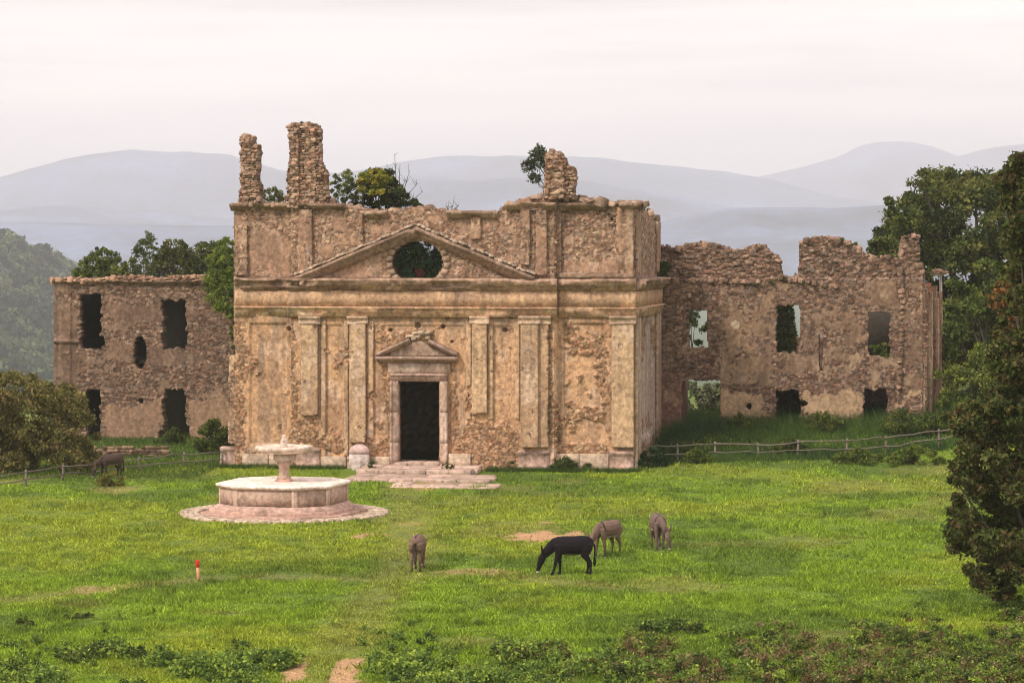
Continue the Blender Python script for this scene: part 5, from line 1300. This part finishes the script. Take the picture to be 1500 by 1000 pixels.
for pal, nn, sd_, sz in ((MIDG + LW_, 46000, 3, .045), ([(.18, .13, .065), (.12, .085, .04), (.23, .18, .09), (.15, .085, .05)], 26000, 4, .04), (DARKG, 16000, 5, .045)):
    sub = [b_ for i, b_ in enumerate(B) if hsh(np.array(i), np.array(sd_), 3) > .35]
    P, s_, c = leaves(sub, nn, sz, pal, sd_, 60, .6, .5); V, F, cc = cards2(P, s_, c, r); Vs.append(V); Fs.append(F + k0); Cs.append(cc); k0 += len(V)
o = ob('undergrowth', np.concatenate(Vs), np.concatenate(Fs), M_LEAF, None, np.concatenate(Cs)); tag(o, 'tangled brown and green weeds across the bottom right bank', 'undergrowth', kind='stuff')
B = []
for k in range(1500):
    px = r.uniform(-40, 960); py = 1012 - abs(r.normal()) * 40
    if 395 < px < 535 or fbm(px / 45, py / 30, 3, 88) < .50: continue
    c = gpt(px, py); q = r.uniform(.08, .26); B.append((c[0], c[1], c[2] + q * .3, q, q, q * .6))
P, s_, c = leaves(B, 46000, .042, LW_ + [(.17, .22, .04), (.05, .08, .025)], 9, 50, .6, .5); V, F, cc = cards2(P, s_, c, r)
tag(ob('low_weeds', V, F, M_LEAF, None, cc), 'low leafy weeds scattered along the bottom of the meadow', 'weeds', kind='stuff')

# ------------------------------------------------------------------ grass
def grass(name, n, x0f, y0, y1, keep, hfun, wfun, cfun, label, seed, xr=None, tall=False, power=1.0):
    r = np.random.default_rng(seed)
    t = r.random(n); y = 1 / (1 / y0 - t * (1 / y0 - 1 / y1)) if power else y0 + t * (y1 - y0)
    x = r.uniform(-.25, .25, n) * y if xr is None else r.uniform(xr[0], xr[1], n)
    k = keep(x, y, r); x, y = x[k], y[k]; n = len(x)
    z = hgt(x, y); h = hfun(x, y, r); w_ = wfun(x, y, r); a = r.uniform(0, 2 * math.pi, n); le = r.uniform(-1.1, 1.1, n) * h; le2 = r.uniform(-.9, .9, n) * h
    dx = np.cos(a) * w_; dy = np.sin(a) * w_
    A = np.stack([x - dx, y - dy, z - .02], -1); B_ = np.stack([x + dx, y + dy, z - .02], -1); T = np.stack([x + le, y + le2, z + h], -1)
    V = np.stack([A, B_, T], 1).reshape(-1, 3); F = np.arange(3 * n).reshape(-1, 3)
    c = cfun(x, y, r); c3 = np.repeat(c, 3, 0)
    return tag(ob(name, V, F, M_GRASS, None, c3), label, 'grass', kind='stuff')
def mkeep(x, y, r):
    b, d = ground_cover(x, y)
    k = r.random(len(x)) > np.clip(b * 1.0 + d * .30, 0, .96)
    k &= np.hypot(x - FX, y - FY) > 3.95 + .25 * r.random(len(x)) ** 2
    w_ = (np.stack([x, y, x * 0], -1) - PF.O); u = w_ @ EU; dd = w_ @ EN
    k &= ~((u > uL - .3) & (u < .1) & (dd < .55) & (dd > -11)) & ~((x > (497 - 750) / FPX * y) & (x < (717 - 750) / FPX * y) & (y > 123.2) & (y < 131)) & ~((x > (566 - 750) / FPX * y) & (x < (725 - 750) / FPX * y) & (y > 120) & (y < 123.4) & (r.random(len(x)) < .93))
    return k
def mh(x, y, r):
    b, d = ground_cover(x, y)
    return (.042 + .05 * ss((fbm(x / 1.3, y / 1.6, 3, 71) - .35) / .3) + .11 * ss((fbm(x / .7, y / .9, 3, 72) - .6) / .1)) * r.uniform(.5, 1.3, len(x)) * (1 - .55 * d)
def mc(x, y, r):
    c, b, d = grass_col(x, y)
    k = np.exp(r.normal(size=(len(x), 1)) * .42) * 1.08; f = fbm(x * 3.1, y * 2.2, 3, 91)[:, None]
    return c * np.clip(k, .3, 2.4) * (.62 + .76 * f) * np.array([1.08, 1, 1]) 
grass('meadow_grass', 980000, 0, 63, 136, mkeep, mh, lambda x, y, r: .014 + .02 * (y / 100) * r.random(len(x)), mc, 'short green meadow grass in front of the ruins', 5)
def tk(x, y, r):
    w_ = (np.stack([x, y, x * 0], -1) - PF.O); u = w_ @ EU; dd = w_ @ EN
    return (y > 129.5 + .8 * fbm(x, y, 3, 4)) & (dd > -SIDE - 6) & ~((dd > -SIDE - .8) & (dd < -SIDE + .05)) & (u > .25 + 0 * y)
grass('long_grass', 60000, 0, 128, 147, tk, lambda x, y, r: r.uniform(.15, .5, len(x)) * (.4 + fbm(x / 1.5, y / 1.5, 3, 7) + .8 * ss((y - 134) / 3)), lambda x, y, r: r.uniform(.012, .03, len(x)), lambda x, y, r: lerp(np.array([.045, .085, .03]), np.array([.085, .14, .035]), ss((fbm(x / 2, y / 2, 3, 9) - .42) / .2)) * r.uniform(.7, 1.3, (len(x), 1)), 'long darker grass on the bank below the right ruin', 6, (5.5, 26), power=0)
grass('rough_grass', 30000, 0, 124, 152, lambda x, y, r: (x < -14.2) & (np.hypot((x + 17), (y - 124) / 3) > 0), lambda x, y, r: r.uniform(.08, .3, len(x)), lambda x, y, r: r.uniform(.012, .028, len(x)), lambda x, y, r: lerp(np.array([.05, .09, .025]), np.array([.10, .15, .035]), fbm(x / 2, y / 2, 3, 9)) * r.uniform(.7, 1.3, (len(x), 1)), 'rough grass behind the left fence', 7, (-30, -13.2), power=0)
# a fringe of taller grass at the foot of the church
def fk(x, y, r):
    w_ = (np.stack([x, y, x * 0], -1) - PF.O); u = w_ @ EU; dd = w_ @ EN
    return (u > uL - 1) & (u < .4) & (dd > CB * .8) & (dd < CB + 1.2) & ~((u > -13.8) & (u < -6.9))
grass('verge_grass', 60000, 0, 127, 133, fk, lambda x, y, r: r.uniform(.06, .28, len(x)), lambda x, y, r: r.uniform(.01, .022, len(x)), lambda x, y, r: np.array([.06, .10, .025]) * r.uniform(.6, 1.4, (len(x), 1)), 'darker grass fringe along the foot of the church', 8, (-14.5, 6.5), power=0)

# ------------------------------------------------------------------ haze
hz_ = bpy.data.meshes.new('haze')
x0, x1, y0, y1, z0, z1 = -8900, 8900, -60, 13300, -66, 530
Vh = [(x0, y0, z0), (x1, y0, z0), (x1, y1, z0), (x0, y1, z0), (x0, y0, z1), (x1, y0, z1), (x1, y1, z1), (x0, y1, z1)]
hz_.from_pydata(Vh, [], [(0, 3, 2, 1), (4, 5, 6, 7), (0, 1, 5, 4), (1, 2, 6, 5), (2, 3, 7, 6), (3, 0, 4, 7)])
m = bpy.data.materials.new('haze_air'); m.use_nodes = True; n = m.node_tree.nodes; n.clear()
o_ = n.new('ShaderNodeOutputMaterial'); v_ = n.new('ShaderNodeVolumePrincipled')
v_.inputs['Density'].default_value = HAZE_D; v_.inputs['Color'].default_value = (.955, .967, 1.0, 1); v_.inputs['Anisotropy'].default_value = .45
m.node_tree.links.new(v_.outputs[0], o_.inputs['Volume'])
hz_.materials.append(m); ho = bpy.data.objects.new('haze', hz_); COL.objects.link(ho); tag(ho, 'pale blue haze over the hills', 'haze', kind='stuff')
